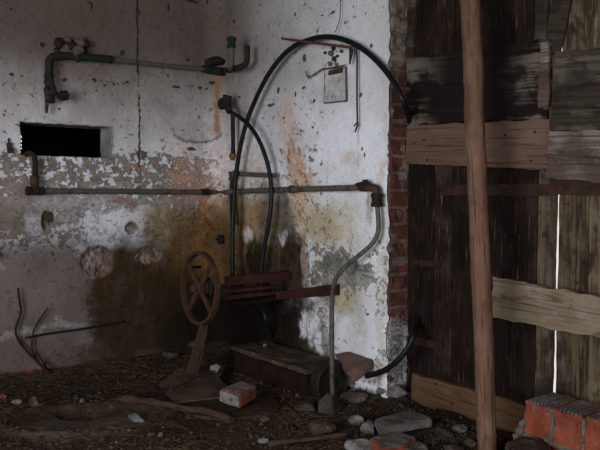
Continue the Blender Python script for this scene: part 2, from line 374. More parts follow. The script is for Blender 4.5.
M['boxback'] = m_stone('whitewashed_recess', (.40, .40, .42), (.27, .26, .26), (.15, .13, .12), 10)
M['brickor'] = m_stone('orange_hollow_brick', (.20, .050, .027), (.13, .032, .018), (.105, .085, .07), 11)
M['mortar'] = m_stone('grey_mortar', (.13, .108, .09), (.07, .053, .042), None, 16)
M['corebrick'] = m_stone('rubble_core', (.055, .036, .028), (.030, .020, .015), (.09, .075, .065), 10)
M['trough'] = m_stone('rusty_trough_red', (.015, .0058, .0036), (.008, .004, .0026), (.007, .005, .004), 7)
M['troughtop'] = m_stone('dusty_trough_top', (.075, .050, .035), (.036, .023, .015), (.11, .085, .068), 7)
M['plate'] = m_stone('dusty_grey_plate', (.088, .064, .048), (.052, .035, .024), (.030, .018, .011), 5)
M['pinkslab'] = m_stone('brown_pink_tile', (.12, .072, .057), (.075, .044, .035), None, 7)
def m_jamb(name, brick):
    s = NT(name); oc = s.tc('Object')
    n1 = s.noise(oc, 12, 6, .65); n2 = s.noise(oc, 60, 5, .7); n3 = s.noise(oc, 5, 8, .7)
    sx = s.n('ShaderNodeSeparateXYZ'); s.l(oc, sx.inputs[0]); z = sx.outputs[2]
    col = s.mix(s.mr(n1, .38, .62), (.105, .036, .028), (.055, .022, .018)) if brick else s.mix(s.mr(n1, .38, .62), (.13, .105, .09), (.075, .056, .045))
    col = s.mix(s.mr(n2, .5, .7, 0, .6), col, (.03, .018, .014))
    # render still clinging to the upper part and the foot of the jamb
    cov = s.ma('ADD', s.mr(z, 1.45, 1.95, 0, .16), s.mr(z, .50, .25, 0, .10))
    m = s.mr(s.ma('ADD', n3, cov), .55, .60)
    pl = s.mix(s.mr(n1, .4, .6), (.17, .14, .115), (.095, .074, .058))
    pl = s.mix(s.ma('MULTIPLY', s.mr(z, .5, .3, 0, .9), s.mr(n2, .4, .6)), pl, (.36, .37, .40))
    col = s.mix(s.ma('MULTIPLY', m, .92), col, pl)
    return s.done(col, .92, 0, s.bump(s.ma('ADD', n1, s.ma('MULTIPLY', n2, .7)), .006, .8), .2)
M['brickjamb'] = m_jamb('jamb_brick', True)
M['jambmortar'] = m_jamb('jamb_mortar', False)
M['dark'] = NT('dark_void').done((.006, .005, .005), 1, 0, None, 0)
M['darkwall'] = m_stone('dim_back_wall', (.09, .075, .06), (.05, .04, .032), None, 3)
M['straw'] = m_stone('dry_straw', (.085, .055, .030), (.035, .021, .012), None, 3)
M['gravel'] = m_stone('small_rubble', (.066, .048, .036), (.030, .019, .012), (.12, .10, .085), 3)
M['ledge'] = m_stone('limewashed_niche_plaster', (.25, .24, .25), (.16, .145, .14), (.15, .12, .10), 8)

def m_floor():
    s = NT('dirt_floor'); oc = s.tc('Object')
    n1 = s.noise(oc, 2.2, 7, .65); n2 = s.noise(oc, 14, 8, .7); n3 = s.noise(oc, 70, 5, .7)
    col = s.mix(s.mr(n1, .38, .62), (.026, .015, .0095), (.046, .029, .019))
    col = s.mix(s.mr(n2, .5, .68, 0, .8), col, (.078, .058, .043))
    col = s.mix(s.mr(n3, .5, .72, 0, .8), col, (.011, .007, .005))
    g = FL(85, 425)
    q = s.mapping(s.vm('ADD', oc, s.vm('SCALE', s.vm('SUBTRACT', s.noise(oc, 8, 4, color=True), (.5, .5, .5)), sc=.15)), loc=(g.x, g.y, 0), rot=(0, 0, .2), scale=(.34, .19, 1), kind='TEXTURE')
    col = s.mix(s.mr(s.vm('LENGTH', s.vm('MULTIPLY', q, (1, 1, 0))), .7, 1.15, .7, 0), col, (.090, .070, .058))
    h = s.ma('MULTIPLY_ADD', n3, .5, s.ma('ADD', n1, n2))
    return s.done(col, .95, 0, s.bump(h, .02, .9), .15)
M['dirt'] = m_floor()

# ------------------------------------------------------------------ object helpers
def link(name, bm, mats, parent=None, mtx=None, smooth=False):
    me = bpy.data.meshes.new(name)
    if smooth:
        for f in bm.faces: f.smooth = True
    bm.to_mesh(me); bm.free()
    for m in (mats if isinstance(mats, list) else [mats]): me.materials.append(m)
    o = bpy.data.objects.new(name, me)
    COL.objects.link(o)
    if mtx is not None: o.matrix_world = mtx
    if parent is not None:
        o.parent = parent
        o.matrix_parent_inverse = Matrix.Identity(4)
        o.matrix_basis = world_of(parent).inverted() @ (mtx if mtx is not None else Matrix.Identity(4))
    return o
def world_of(o):
    m = o.matrix_basis.copy()
    if o.parent: m = world_of(o.parent) @ m
    return m
def tag(o, label, cat, group=None, kind=None):
    o['label'] = label
    if cat: o['category'] = cat
    if group: o['group'] = group
    if kind: o['kind'] = kind
    return o
def struct(o, label=None):
    o['kind'] = 'structure'
    if label: o['label'] = label
    return o
def thing(name, loc, label, cat, group=None, kind=None):
    o = bpy.data.objects.new(name, None); o.empty_display_size = .05
    COL.objects.link(o); o.location = loc
    return tag(o, label, cat, group, kind)
def frame(o, x, z):               # matrix: local x along x, local z close to z
    x = x.normalized(); y = z.cross(x).normalized(); z = x.cross(y)
    m = Matrix((x, y, z)).transposed().to_4x4(); m.translation = o
    return m
def smooth_path(pts, step=.02):
    P = [Vector(p) for p in pts]
    if len(P) == 2: 
        n = max(2, int((P[1] - P[0]).length / step)); return [P[0].lerp(P[1], i / n) for i in range(n + 1)]
    out = []
    Q = [P[0] * 2 - P[1]] + P + [P[-1] * 2 - P[-2]]
    for i in range(1, len(Q) - 2):
        a, b, c, d = Q[i - 1:i + 3]
        n = max(2, int((c - b).length / step))
        for k in range(n):
            t = k / n
            out.append(.5 * ((2 * b) + (c - a) * t + (2 * a - 5 * b + 4 * c - d) * t * t + (3 * b - a - 3 * c + d) * t ** 3))
    out.append(P[-1])
    return out
def tube_bm(bm, pts, r, seg=12, rad=None, jit=0.0):
    """sweep a circle along pts; rad(i/n) scales the radius"""
    n = len(pts); rings = []
    t = (pts[1] - pts[0]).normalized()
    ref = Vector((0, 0, 1)) if abs(t.z) < .9 else Vector((1, 0, 0))
    u = t.cross(ref).normalized()
    for i, p in enumerate(pts):
        tt = (pts[min(i + 1, n - 1)] - pts[max(i - 1, 0)]).normalized()
        u = (u - tt * u.dot(tt)).normalized(); v = tt.cross(u)
        rr = r * (rad(i / (n - 1)) if rad else 1)
        ring = []
        for k in range(seg):
            a = 2 * math.pi * k / seg
            q = u * math.cos(a) + v * math.sin(a)
            j = 1 + (jit * mn.noise(p * 14 + q * 1.4) if jit else 0)
            ring.append(bm.verts.new(p + q * rr * j))
        rings.append(ring)
    for i in range(n - 1):
        for k in range(seg):
            f = bm.faces.new((rings[i][k], rings[i][(k + 1) % seg], rings[i + 1][(k + 1) % seg], rings[i + 1][k])); f.smooth = True
    bm.faces.new(rings[0][::-1]); bm.faces.new(rings[-1])
def tube(name, pts, r, mat, parent=None, smooth=True, seg=12, rad=None, jit=0.0, step=.02):
    bm = bmesh.new()
    P = smooth_path(pts, step) if smooth else [Vector(p) for p in pts]
    o0 = P[0].copy()
    tube_bm(bm, [p - o0 for p in P], r, seg, rad, jit)
    bmesh.ops.recalc_face_normals(bm, faces=bm.faces)
    return link(name, bm, mat, parent, Matrix.Translation(o0))
def lathe(name, p, axis, prof, mat, parent=None, seg=20):
    """prof: list of (distance along axis, radius)"""
    bm = bmesh.new(); rings = []
    for (d, r) in prof:
        rings.append([bm.verts.new((r * math.cos(2 * math.pi * k / seg), r * math.sin(2 * math.pi * k / seg), d)) for k in range(seg)])
    for i in range(len(rings) - 1):
        for k in range(seg):
            bm.faces.new((rings[i][k], rings[i][(k + 1) % seg], rings[i + 1][(k + 1) % seg], rings[i + 1][k]))
    bm.faces.new(rings[0][::-1]); bm.faces.new(rings[-1])
    bmesh.ops.recalc_face_normals(bm, faces=bm.faces)
    x = axis.cross(Vector((0.3, 0.2, 1))).normalized()
    y = axis.normalized().cross(x)
    m = Matrix((x, y, axis.normalized())).transposed().to_4x4(); m.translation = p
    return link(name, bm, mat, parent, m)
def plank_geo(bm, L, w0, w1, th, rag=.004, seed=0, step=.03, mtx=None, bow=0.0, mi=0):
    """board along local x, width along y, thickness z 0..th, ragged edges"""
    n = max(2, int(L / step)); my = 4
    rows = []
    def nz(a, b): return mn.noise(Vector((a * 6 + seed * 13.7, b * 5.3 + seed, seed * 3.1)))
    for i in range(n + 1):
        t = i / n; x = L * t; w = w0 + (w1 - w0) * t
        if i == 0: pass
        row_t = []; row_b = []
        for j in range(my + 1):
            y = (j / my - .5) * w
            if j in (0, my): y += rag * (nz(x * 2, j) + .6 * nz(x * 7, j + 9)) * 2
            xx = x
            if i in (0, n): xx += rag * 2 * nz(j * 1.3, i + 5)
            z = bow * (4 * t * (1 - t)) + .002 * nz(x * 2, j * .7)
            a = Vector((xx, y, z + th)); b = Vector((xx, y, z))
            if mtx is not None: a = mtx @ a; b = mtx @ b
            row_t.append(bm.verts.new(a)); row_b.append(bm.verts.new(b))
        rows.append((row_t, row_b))
    F_ = []
    for i in range(n):
        a, b = rows[i], rows[i + 1]
        for j in range(my):
            F_.append(bm.faces.new((a[0][j], b[0][j], b[0][j + 1], a[0][j + 1])))
            F_.append(bm.faces.new((a[1][j], a[1][j + 1], b[1][j + 1], b[1][j])))
        F_.append(bm.faces.new((a[0][0], a[1][0], b[1][0], b[0][0])))
        F_.append(bm.faces.new((a[0][my], b[0][my], b[1][my], a[1][my])))
    for r, fl in ((rows[0], 1), (rows[-1], 0)):
        for j in range(my):
            q = (r[0][j], r[0][j + 1], r[1][j + 1], r[1][j])
            F_.append(bm.faces.new(q if fl else q[::-1]))
    for f in F_: f.material_index = mi
def plank(name, p0, p1, w0, w1, th, nrm, mat, parent=None, rag=.004, seed=0, bow=0.0):
    bm = bmesh.new()
    L = (p1 - p0).length
    plank_geo(bm, L, w0, w1, th, rag, seed, .03, None, bow)
    bmesh.ops.recalc_face_normals(bm, faces=bm.faces)
    return link(name, bm, mat, parent, frame(p0, p1 - p0, nrm))
def board_px(name, q, off, th, mat, parent, rag=.004, seed=0, pl=DW):
    """q: tl, tr, br, bl pixels of a board lying on the door plane"""
    P = [pl(x, y, off + th) for (x, y) in q]
    a = (P[0] + P[3]) / 2; b = (P[1] + P[2]) / 2
    nr = LD
    return plank(name, a - nr * th, b - nr * th, (P[0] - P[3]).length, (P[1] - P[2]).length, th, nr, mat, parent, rag, seed)
def box_geo(bm, sx, sy, sz, mtx, bev=0.0, mi=0, jit=0.0, seed=0, cuts=0):
    t = bmesh.new()
    bmesh.ops.create_cube(t, size=1.0)
    for v in t.verts: v.co = Vector((v.co.x * sx, v.co.y * sy, v.co.z * sz))
    if cuts: bmesh.ops.subdivide_edges(t, edges=list(t.edges), cuts=cuts, use_grid_fill=True)
    if bev:
        es = [e for e in t.edges if len(e.link_faces) == 2 and e.link_faces[0].normal.dot(e.link_faces[1].normal) < .5]
        bmesh.ops.bevel(t, geom=es, offset=bev, segments=2, affect='EDGES', profile=.6)
    new = {}
    for v in t.verts:
        p = v.co.copy()
        if jit: p += Vector([jit * mn.noise(p * 22 + Vector((seed * 7.3 + k * 31, seed, k))) for k in range(3)])
        new[v.index] = bm.verts.new(mtx @ p)
    for f in t.faces:
        g = bm.faces.new([new[v.index] for v in f.verts]); g.material_index = mi
    t.free()
def box(name, c, sx, sy, sz, mat, parent=None, rot=None, bev=.004, jit=.0, seed=0, cuts=0):
    bm = bmesh.new(); box_geo(bm, sx, sy, sz, Matrix.Identity(4), bev, 0, jit, seed, cuts)
    m = (rot.to_4x4() if rot is not None else Matrix.Identity(4)); m = m.copy(); m.translation = c
    return link(name, bm, mat, parent, m)
MROT = Matrix((MD, -LD * -1 if False else UPV.cross(MD), UPV)).transposed()     # x along the pipe wall, z up
def chunk(name, P, th, mat, parent=None, rag=.006, seed=0, down=None, topmat=None):
    """irregular slab: polygon P (world points of its top), extruded by th"""
    c = sum(P, Vector()) / len(P)
    down = down or Vector((0, 0, -1))
    bm = bmesh.new()
    top = [bm.verts.new(p - c) for p in P]
    f = bm.faces.new(top)
    r = bmesh.ops.extrude_face_region(bm, geom=[f])
    for v in [g for g in r['geom'] if isinstance(g, bmesh.types.BMVert)]: v.co += down * th
    bmesh.ops.recalc_face_normals(bm, faces=bm.faces)
    bmesh.ops.bevel(bm, geom=list(bm.edges), offset=min(.006, th * .25), segments=2, affect='EDGES')
    bmesh.ops.triangulate(bm, faces=[f for f in bm.faces if len(f.verts) > 4])
    for _ in range(2):
        es = [e for e in bm.edges if e.calc_length() > .035]
        if es: bmesh.ops.subdivide_edges(bm, edges=es, cuts=1, use_grid_fill=True)
        bmesh.ops.triangulate(bm, faces=[f for f in bm.faces if len(f.verts) > 4])
    bm.normal_update()
    if topmat:
        for f in bm.faces: f.material_index = 1 if f.normal.z > .7 else 0
    for v in bm.verts:
        v.co += Vector([rag * mn.noise(v.co * 18 + Vector((seed * 5.1 + k * 17, seed, k))) for k in range(3)])
    return link(name, bm, [mat, topmat] if topmat else mat, parent, Matrix.Translation(c))
def rock_mesh(seed, sub=3, sx=1, sy=1, sz=.7, rough=.35):
    bm = bmesh.new()
    bmesh.ops.create_icosphere(bm, subdivisions=sub, radius=1)
    # cut by random planes -> facets
    rnd = random.Random(seed)
    planes = []
    for _ in range(11):
        n = Vector((rnd.uniform(-1, 1), rnd.uniform(-1, 1), rnd.uniform(-1, 1))).normalized()
        planes.append((n, rnd.uniform(.55, .85)))
    for v in bm.verts:
        for n, d in planes:
            k = v.co.dot(n)
            if k > d: v.co -= n * (k - d)
        v.co += v.co * rough * .35 * mn.noise(v.co * 2.2 + Vector((seed, 0, 0)))
        v.co = Vector((v.co.x * sx, v.co.y * sy, v.co.z * sz))
    return bm

# ------------------------------------------------------------------ setting: walls
U_END = SU((MW(389, 200) - C0).dot(MD))
def wall_pt(u, h, off=0.0):
    if u <= -QC: p = C0 + LD * (-u + RC - QC) + MD * off
    elif u >= QC: p = C0 + MD * (u + RC - QC) + LD * off
    else:
        cc = C0 + MD * RC + LD * RC
        a = (u + QC) / (2 * QC) * math.pi / 2
        p = cc - (MD * math.cos(a) + LD * math.sin(a)) * (RC - off)
    return Vector((p.x, p.y, h))
HOLE_U0, HOLE_H1 = WU(20, 124); HOLE_U1, _h = WU(112, 140)
HOLE_H0 = WU(60, 156.5)[1]; HOLE_H1 = WU(60, 124)[1]
PITUV = [blob_uv(*p[:4]) + (p[4],) for p in PITS]
def wall_disp(u, h):
    d = .010 * mn.noise(Vector((u * 2.2, h * 2.2, 1.3))) + .005 * mn.noise(Vector((u * 8, h * 8, 4.3))) + .002 * mn.noise(Vector((u * 30, h * 30, 9.3)))
    for (pu, ph, ru, rh, dd) in PITUV:
        q = math.hypot((u - pu) / ru, (h - ph) / rh) + .25 * mn.noise(Vector((u * 25, h * 25, 2)))
        if q < 1.25:
            k = 1 - max(0, min(1, (q - .85) / .25))
            d -= k * dd * (1 + .9 * mn.noise(Vector((u * 45, h * 45, 7))))
    return d
def lines(a, b, step, must=()):
    n = max(1, round((b - a) / step)); L = [a + (b - a) * i / n for i in range(n + 1)]
    for m in must:
        k = min(range(len(L)), key=lambda i: abs(L[i] - m))
        if 0 < k < len(L) - 1: L[k] = m
    return L
def make_wall(name, us, hs, hole=None, ragged=False):
    bm = bmesh.new(); uvl = bm.loops.layers.uv.new('UVMap')
    uvd = {}
    G = []
    for i, u in enumerate(us):
        c = []
        for h in hs:
            uu = u; hh = h
            if ragged:
                k = max(0, (u - (U_END - .08)) / .08)
                uu += k * (.022 * mn.noise(Vector((h * 5, 3, 0))) + .015 * mn.noise(Vector((h * 22, 5, 0))) - .006)
            off = wall_disp(u, h) if h < 2.6 and u > -2 else 0
            if ragged: off *= 1 - .9 * max(0, min(1, (u - (U_END - .15)) / .1))
            if hole:
                e = max(hole[0] - u, u - hole[1], hole[2] - h, h - hole[3])
                if abs(e) < .03: 
                    uu += .006 * mn.noise(Vector((u * 20, h * 20, 0))); hh += .006 * mn.noise(Vector((u * 20, h * 20, 5)))
            v = bm.verts.new(wall_pt(uu, hh, off)); uvd[v] = (uu, hh); c.append(v)
        G.append(c)
    for i in range(len(us) - 1):
        for j in range(len(hs) - 1):
            if hole:
                cu = (us[i] + us[i + 1]) / 2; ch = (hs[j] + hs[j + 1]) / 2
                if hole[0] < cu < hole[1] and hole[2] < ch < hole[3]: continue
            f = bm.faces.new((G[i][j], G[i + 1][j], G[i + 1][j + 1], G[i][j + 1])); f.smooth = True
            for l in f.loops: l[uvl].uv = uvd[l.vert]
    bm.verts.index_update()
    A1, A2 = wall_attributes([uvd[v] for v in bm.verts])
    o = struct(link(name, bm, PLASTER))
    for nm_, A in (('stain', A1), ('marks', A2)):
        o.data.attributes.new(nm_, 'FLOAT_COLOR', 'POINT').data.foreach_set('color', A.astype(np.float32).ravel())
    return o
WS = .0068
hs = lines(-.12, .28, .012)[:-1] + lines(.28, 2.5, WS, (HOLE_H0, HOLE_H1)) + [2.6, 3.0]
us = lines(-5.2, -1.75, .12)[:-1] + lines(-1.75, 0, WS, (HOLE_U0, HOLE_U1))
HOLE = (HOLE_U0, HOLE_U1, HOLE_H0, HOLE_H1)
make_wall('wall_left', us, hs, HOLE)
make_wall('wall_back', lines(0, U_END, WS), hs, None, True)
# the small opening: splayed reveal and the dark space behind it
def make_opening():
    bm = bmesh.new(); uvl = bm.loops.layers.uv.new('UVMap')
    D = .16
    u0, u1, h0, h1 = HOLE
    e = .004
    nu, nh = 24, 10
    # outer loop and inner loop
    iu0, iu1, ih0, ih1 = u0 + .01, u1 - .012, h0 + .004, h1 - .004
    def loop(a, b, c, d, off):
        L = []
        for i in range(nu): L.append((a + (b - a) * i / nu, c))
        for i in range(nh): L.append((b, c + (d - c) * i / nh))
        for i in range(nu): L.append((b - (b - a) * i / nu, d))
        for i in range(nh): L.append((a, d - (d - c) * i / nh))
        return [bm.verts.new(wall_pt(x + .006 * mn.noise(Vector((x * 20, y * 20, off * 30))), y + .006 * mn.noise(Vector((x * 20, y * 20, 5 + off * 30))), off)) for x, y in L]
    rings = [loop(u0 - e, u1 + e, h0 - e, h1 + e, .004), loop(u0, u1, h0, h1, -.03), loop((u0 + iu0) / 2, (u1 + iu1) / 2, (h0 + ih0) / 2, (h1 + ih1) / 2, -.08), loop(iu0, iu1, ih0, ih1, -D)]
    n = len(rings[0])
    for a, b in zip(rings, rings[1:]):
        for k in range(n):
            f = bm.faces.new((a[k], a[(k + 1) % n], b[(k + 1) % n], b[k])); f.smooth = True
    struct(link('window_1', bm, M['ledge']), 'small rectangular opening in the stained left wall')
    # dark store behind
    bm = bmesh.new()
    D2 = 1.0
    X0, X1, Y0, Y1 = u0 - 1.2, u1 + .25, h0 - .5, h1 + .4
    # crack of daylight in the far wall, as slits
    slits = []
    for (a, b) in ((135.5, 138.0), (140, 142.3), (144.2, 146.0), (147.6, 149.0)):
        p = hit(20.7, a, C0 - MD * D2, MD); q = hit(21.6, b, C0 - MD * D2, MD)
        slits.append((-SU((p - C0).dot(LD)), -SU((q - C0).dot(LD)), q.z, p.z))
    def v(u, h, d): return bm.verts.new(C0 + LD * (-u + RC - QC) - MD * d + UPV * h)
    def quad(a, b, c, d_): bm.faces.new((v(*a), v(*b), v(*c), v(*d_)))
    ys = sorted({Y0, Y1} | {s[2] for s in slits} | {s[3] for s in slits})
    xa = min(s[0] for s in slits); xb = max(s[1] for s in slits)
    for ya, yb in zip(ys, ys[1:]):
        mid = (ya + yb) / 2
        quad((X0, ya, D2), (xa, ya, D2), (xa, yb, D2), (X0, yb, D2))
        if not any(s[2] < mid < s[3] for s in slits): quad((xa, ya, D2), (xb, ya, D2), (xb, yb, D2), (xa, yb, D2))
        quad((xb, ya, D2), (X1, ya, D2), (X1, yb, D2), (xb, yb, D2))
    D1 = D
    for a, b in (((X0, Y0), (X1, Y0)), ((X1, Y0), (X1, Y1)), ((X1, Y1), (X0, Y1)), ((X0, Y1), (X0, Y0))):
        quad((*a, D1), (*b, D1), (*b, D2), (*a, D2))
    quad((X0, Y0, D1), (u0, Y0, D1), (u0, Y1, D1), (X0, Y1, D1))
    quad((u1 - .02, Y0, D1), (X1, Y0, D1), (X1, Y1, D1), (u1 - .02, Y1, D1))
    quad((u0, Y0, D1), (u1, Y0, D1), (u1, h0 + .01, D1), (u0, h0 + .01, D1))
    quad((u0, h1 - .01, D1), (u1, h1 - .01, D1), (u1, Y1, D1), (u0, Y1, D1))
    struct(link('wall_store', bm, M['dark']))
make_opening()

# brick jamb and wall core at the end of the pipe wall
def make_jamb():
    bm = bmesh.new()
    S0 = U_END + RC - QC
    rot = MROT.to_4x4()
    def put(a, b, z, sx, sy, sz, bev, mi, jit, seed, cuts=0):
        m = rot.copy(); m.translation = room(a, b, z); box_geo(bm, sx, sy, sz, m, bev, mi, jit, seed, cuts)
    # mortar core: its face is recessed 6 mm from the brick faces
    DEP = .50
    put(S0 - .16, -.010 - DEP / 2, 1.45, .30, DEP, 3.1, 0, 1, 0, 0)
    z = -.03; k = 0
    while z < 2.9:
        hh = .066 + .010 * random.random()
        b0 = -.007
        L = [.115, .225] if k % 2 else [.225, .115]
        for li, ln in enumerate(L):
            jx = random.uniform(-.008, .006)
            put(S0 - .055 + jx, b0 - ln / 2, z + hh / 2, .11, ln - .012, hh, .006, 0, .010, k * 3 + li, 2)
            b0 -= ln
        z += hh + .018; k += 1
    o = link('wall_jamb', bm, [M['brickjamb'], M['jambmortar']])
    struct(o)
make_jamb()

# floor
GR = {}
def fheight(x, y):
    p = Vector((x, y, 0)); a = (p - C0).dot(MD); b = (p - C0).dot(LD)
    h = .022 * mn.noise(Vector((x * 1.6, y * 1.6, 3))) + .014 * mn.noise(Vector((x * 6, y * 6, 8)))
    h += .022 * math.exp(-max(0, a) / .10) * (0.5 + .8 * mn.noise(Vector((b * 5, 2, 0)))) if b > .0 else 0
    h += .03 * math.exp(-max(0, b) / .10) * (0.5 + .6 * mn.noise(Vector((a * 5, 7, 0)))) if b > -.1 else 0
    # smooth, sunken earth pan at the left and its rounded kerb
    g = GR['pan']; q = math.hypot((x - g.x) / .40, (y - g.y) / .22)
    if q < 1.5:
        h *= min(1, max(.15, q - .4)); h += .02 * math.exp(-((q - 1.05) / .14) ** 2) - .012 * math.exp(-(q / .7) ** 2)
    g2 = GR['hole']; q = math.hypot((x - g2.x) / .12, (y - g2.y) / .09)
    h -= .05 * math.exp(-(q ** 4))
    return h - .01
GR['pan'] = FL(90, 418); GR['hole'] = FL(84, 409)
def make_floor():
    bm = bmesh.new(); vs = []
    As = lines(-.15, 2.9, .016) + lines(2.9, 6.4, .25)[1:]
    Bs = [-.32] + lines(-.2, 2.0, .016) + lines(2.0, 5.3, .3)[1:]
    for a in As:
        r = []
        for b in Bs:
            p = room(a, b)
            f = .006 * mn.noise(Vector((p.x * 25, p.y * 25, 1))) + .004 * mn.noise(Vector((p.x * 60, p.y * 60, 1)))
            r.append(bm.verts.new((p.x, p.y, fheight(p.x, p.y) + f)))
        vs.append(r)
    for i in range(len(As) - 1):
        for j in range(len(Bs) - 1):
            f = bm.faces.new((vs[i][j], vs[i][j + 1], vs[i + 1][j + 1], vs[i + 1][j])); f.smooth = True
    bmesh.ops.recalc_face_normals(bm, faces=bm.faces)
    struct(link('floor', bm, M['dirt']))
make_floor()

# unseen shell: ceiling, the wall over the doors, the walls behind the camera with their openings
def slab_room(name, a0, a1, b0, b1, z0, z1, mat):
    bm = bmesh.new()
    m = MROT.to_4x4(); m.translation = room((a0 + a1) / 2, (b0 + b1) / 2, (z0 + z1) / 2)
    box_geo(bm, a1 - a0, b1 - b0, z1 - z0, m)
    return struct(link(name, bm, mat))
slab_room('ceiling', -.2, 6.4, -.6, 5.3, 2.98, 3.1, M['darkboard'])
DOOR_END = 4.2
slab_room('wall_right', DOOR_END, 6.4, DREC - .3, 0, -.1, 3.0, M['darkwall'])
slab_room('wall_lintel', U_END - .1, DOOR_END, DREC - .3, -.03, 2.6, 3.0, M['darkwall'])
def holed(name, axis, pos, e0, e1, o0, o1, z0, z1):
    bm = bmesh.new()
    def add(x0, x1, za, zb):
        if axis == 'b': A = (x0, x1, pos, pos + .25)
        else: A = (pos, pos + .25, x0, x1)
        m = MROT.to_4x4(); m.translation = room((A[0] + A[1]) / 2, (A[2] + A[3]) / 2, (za + zb) / 2)
        box_geo(bm, A[1] - A[0], A[3] - A[2], zb - za, m)
    add(e0, o0, -.1, 3.0); add(o1, e1, -.1, 3.0)
    if z0 > 0: add(o0, o1, -.1, z0)
    add(o0, o1, z1, 3.0)
    struct(link(name, bm, M['darkwall']))
holed('wall_front', 'b', 5.0, -.2, 6.4, 2.4, 5.2, -.05, 2.25)
holed('wall_entrance', 'a', 6.15, -.6, 5.3, 1.0, 3.4, .5, 2.1)  # its unseen window opening is added for the light on wall_left

# ------------------------------------------------------------------ doors
def vboards(name, xs, ytop, ybot, mat, parent, off=0.0, th=.028, seed=0, zb=.02, zt=2.6, gap=.003, edge=0.0):
    """vertical planking between the pixel columns xs (taken at mid height), one mesh"""
    bm = bmesh.new()
    o = room(0, DREC + off, 0)
    A = [(DW(x, 250, off + edge) - C0).dot(MD) for x in xs]
    base = frame(room(A[0], DREC + off, zb), UPV, LD)
    inv = base.inverted()
    for i in range(len(A) - 1):
        a0, a1 = A[i] + gap / 2, A[i + 1] - gap / 2
        p = room((a0 + a1) / 2, DREC + off + random.uniform(-.003, .003), zb + random.uniform(-.01, .01))
        m = inv @ frame(p, UPV, LD)
        plank_geo(bm, zt - zb, a1 - a0, a1 - a0, th, .0022, seed + i, .05, m)
    bmesh.ops.recalc_face_normals(bm, faces=bm.faces)
    return link(name, bm, mat, parent, base)
dl = bpy.data.objects.new('door_1', None); COL.objects.link(dl); dl.location = room((DW(412, 300) - C0).dot(MD), DREC, 0)
struct(dl, 'dark weathered plank door leaf beside the brick jamb')
vboards('planking', [411, 438, 456, 489, 516, 541], 0, 0, M['dooraged'], dl, 0, .028, 3)
sb = board_px('stile', [(541, -60), (550.5, -60), (555.2, 470), (543, 470)], .006, .03, M['doorgrey'], dl) if False else None
def stile(x0, x1, off, mat, parent, seed, zt=2.6, name='stile'):
    a0 = (DW(x0, 250, off) - C0).dot(MD); a1 = (DW(x1, 250, off) - C0).dot(MD)
    return plank(name, room((a0 + a1) / 2 - .0005, DREC + off, .03), room((a0 + a1) / 2 + .0072, DREC + off, zt), a1 - a0 - .001, a1 - a0 + .0145, .03, LD, mat, parent, .0015, seed)
stile(541.5, 556.1, .004, M['dooryel'], dl, 4)
bb = board_px
bb('cross_board', [(406, 58), (549, 40), (549, 118), (406, 125)], .030, .024, M['darkboard'], dl, .006, 11)
bb('cross_board', [(406, 126), (549.5, 119), (548, 169.5), (406, 164)], .030, .03, M['paleboard'], dl, .004, 12)['label'] = 'pale brown nailed cross board'
bb('cross_board', [(411, 373), (524, 405), (524, 446), (411, 401)], .030, .028, M['footboard'], dl, .005, 13)['label'] = 'brown bottom board'
dr = bpy.data.objects.new('door_2', None); COL.objects.link(dr); dr.location = room((DW(558, 300) - C0).dot(MD), DREC, 0)
struct(dr, 'yellow grey weathered plank door leaf at the right edge')
vboards('planking', [558.0, 589, 622, 660, 700, 740, 780], 0, 0, M['dooryel'], dr, 0, .028, 23, edge=.028)
bb('cross_board', [(552.5, 53), (640, 44), (640, 128), (552.5, 131)], .030, .024, M['doorgrey'], dr, .006, 31)
bb('cross_board', [(548, 132), (650, 130), (650, 187), (548, 178)], .040, .03, M['greyboard'], dr, .004, 32)['label'] = 'grey weathered cross board'
bb('cross_board', [(492, 277), (650, 306), (650, 348), (492, 317)], .062, .03, M['tanboard'], dr, .006, 33)['label'] = 'tan cracked board nailed over both leaves'
# iron straps, bolts, hinge ends
def strap(q, off, parent, bolts):
    o = bb('iron_strap', q, off, .008, M['strap'], parent, .001, 50)
    for (x, y) in bolts:
        p = DW(x, y, off + .008)
        b = lathe('bolt', p, LD, [(0, .012), (.005, .012), (.009, .008), (.011, .003)], M['strap'], o, 10)
    return o
strap([(440, 185), (556, 184), (556, 196), (440, 195)], .032, dl, [(467, 190), (511, 191), (540, 192)])
strap([(549, 179), (650, 182), (650, 198), (549, 194)], .032, dr, [(567, 186), (593, 188)])
strap([(412, 259), (440, 262), (440, 268), (412, 264)], .032, dl, [(418, 262)])
strap([(412, 336), (442, 343), (442, 351), (412, 343)], .032, dl, [(420, 341)])
bb('cover_strip', [(555, -60), (576, -60), (567, 54), (550, 54)], .036, .012, M['doorgrey'], dr, .003, 45)
# left top corner batten and knots of the first leaf
bb('batten', [(407, -30), (415, -32), (415, 57), (407, 58)], .030, .02, M['doorgrey'], dl, .004, 41)
bb('batten', [(536, -40), (547, -42), (548, 39), (537, 41)], .034, .02, M['doorgrey'], dl, .006, 42)
bb('batten', [(538, 42), (549, 40), (549, 108), (540, 109)], .056, .012, M['greyboard'], dl, .008, 43)
# nails in the pale boards
for (x, y, pr, off) in [(505, 135, dl, .06), (535, 132, dl, .06), (531, 161, dl, .06), (424, 140, dl, .06), (427, 160, dl, .06), (436, 384, dl, .058), (452, 404, dl, .058), (577, 283, dr, .092)]:
    p = DW(x, y, off)
    lathe('nail', p, LD, [(0, .007), (.003, .006), (.0035, .003)], M['dark_pipe'], pr, 8)

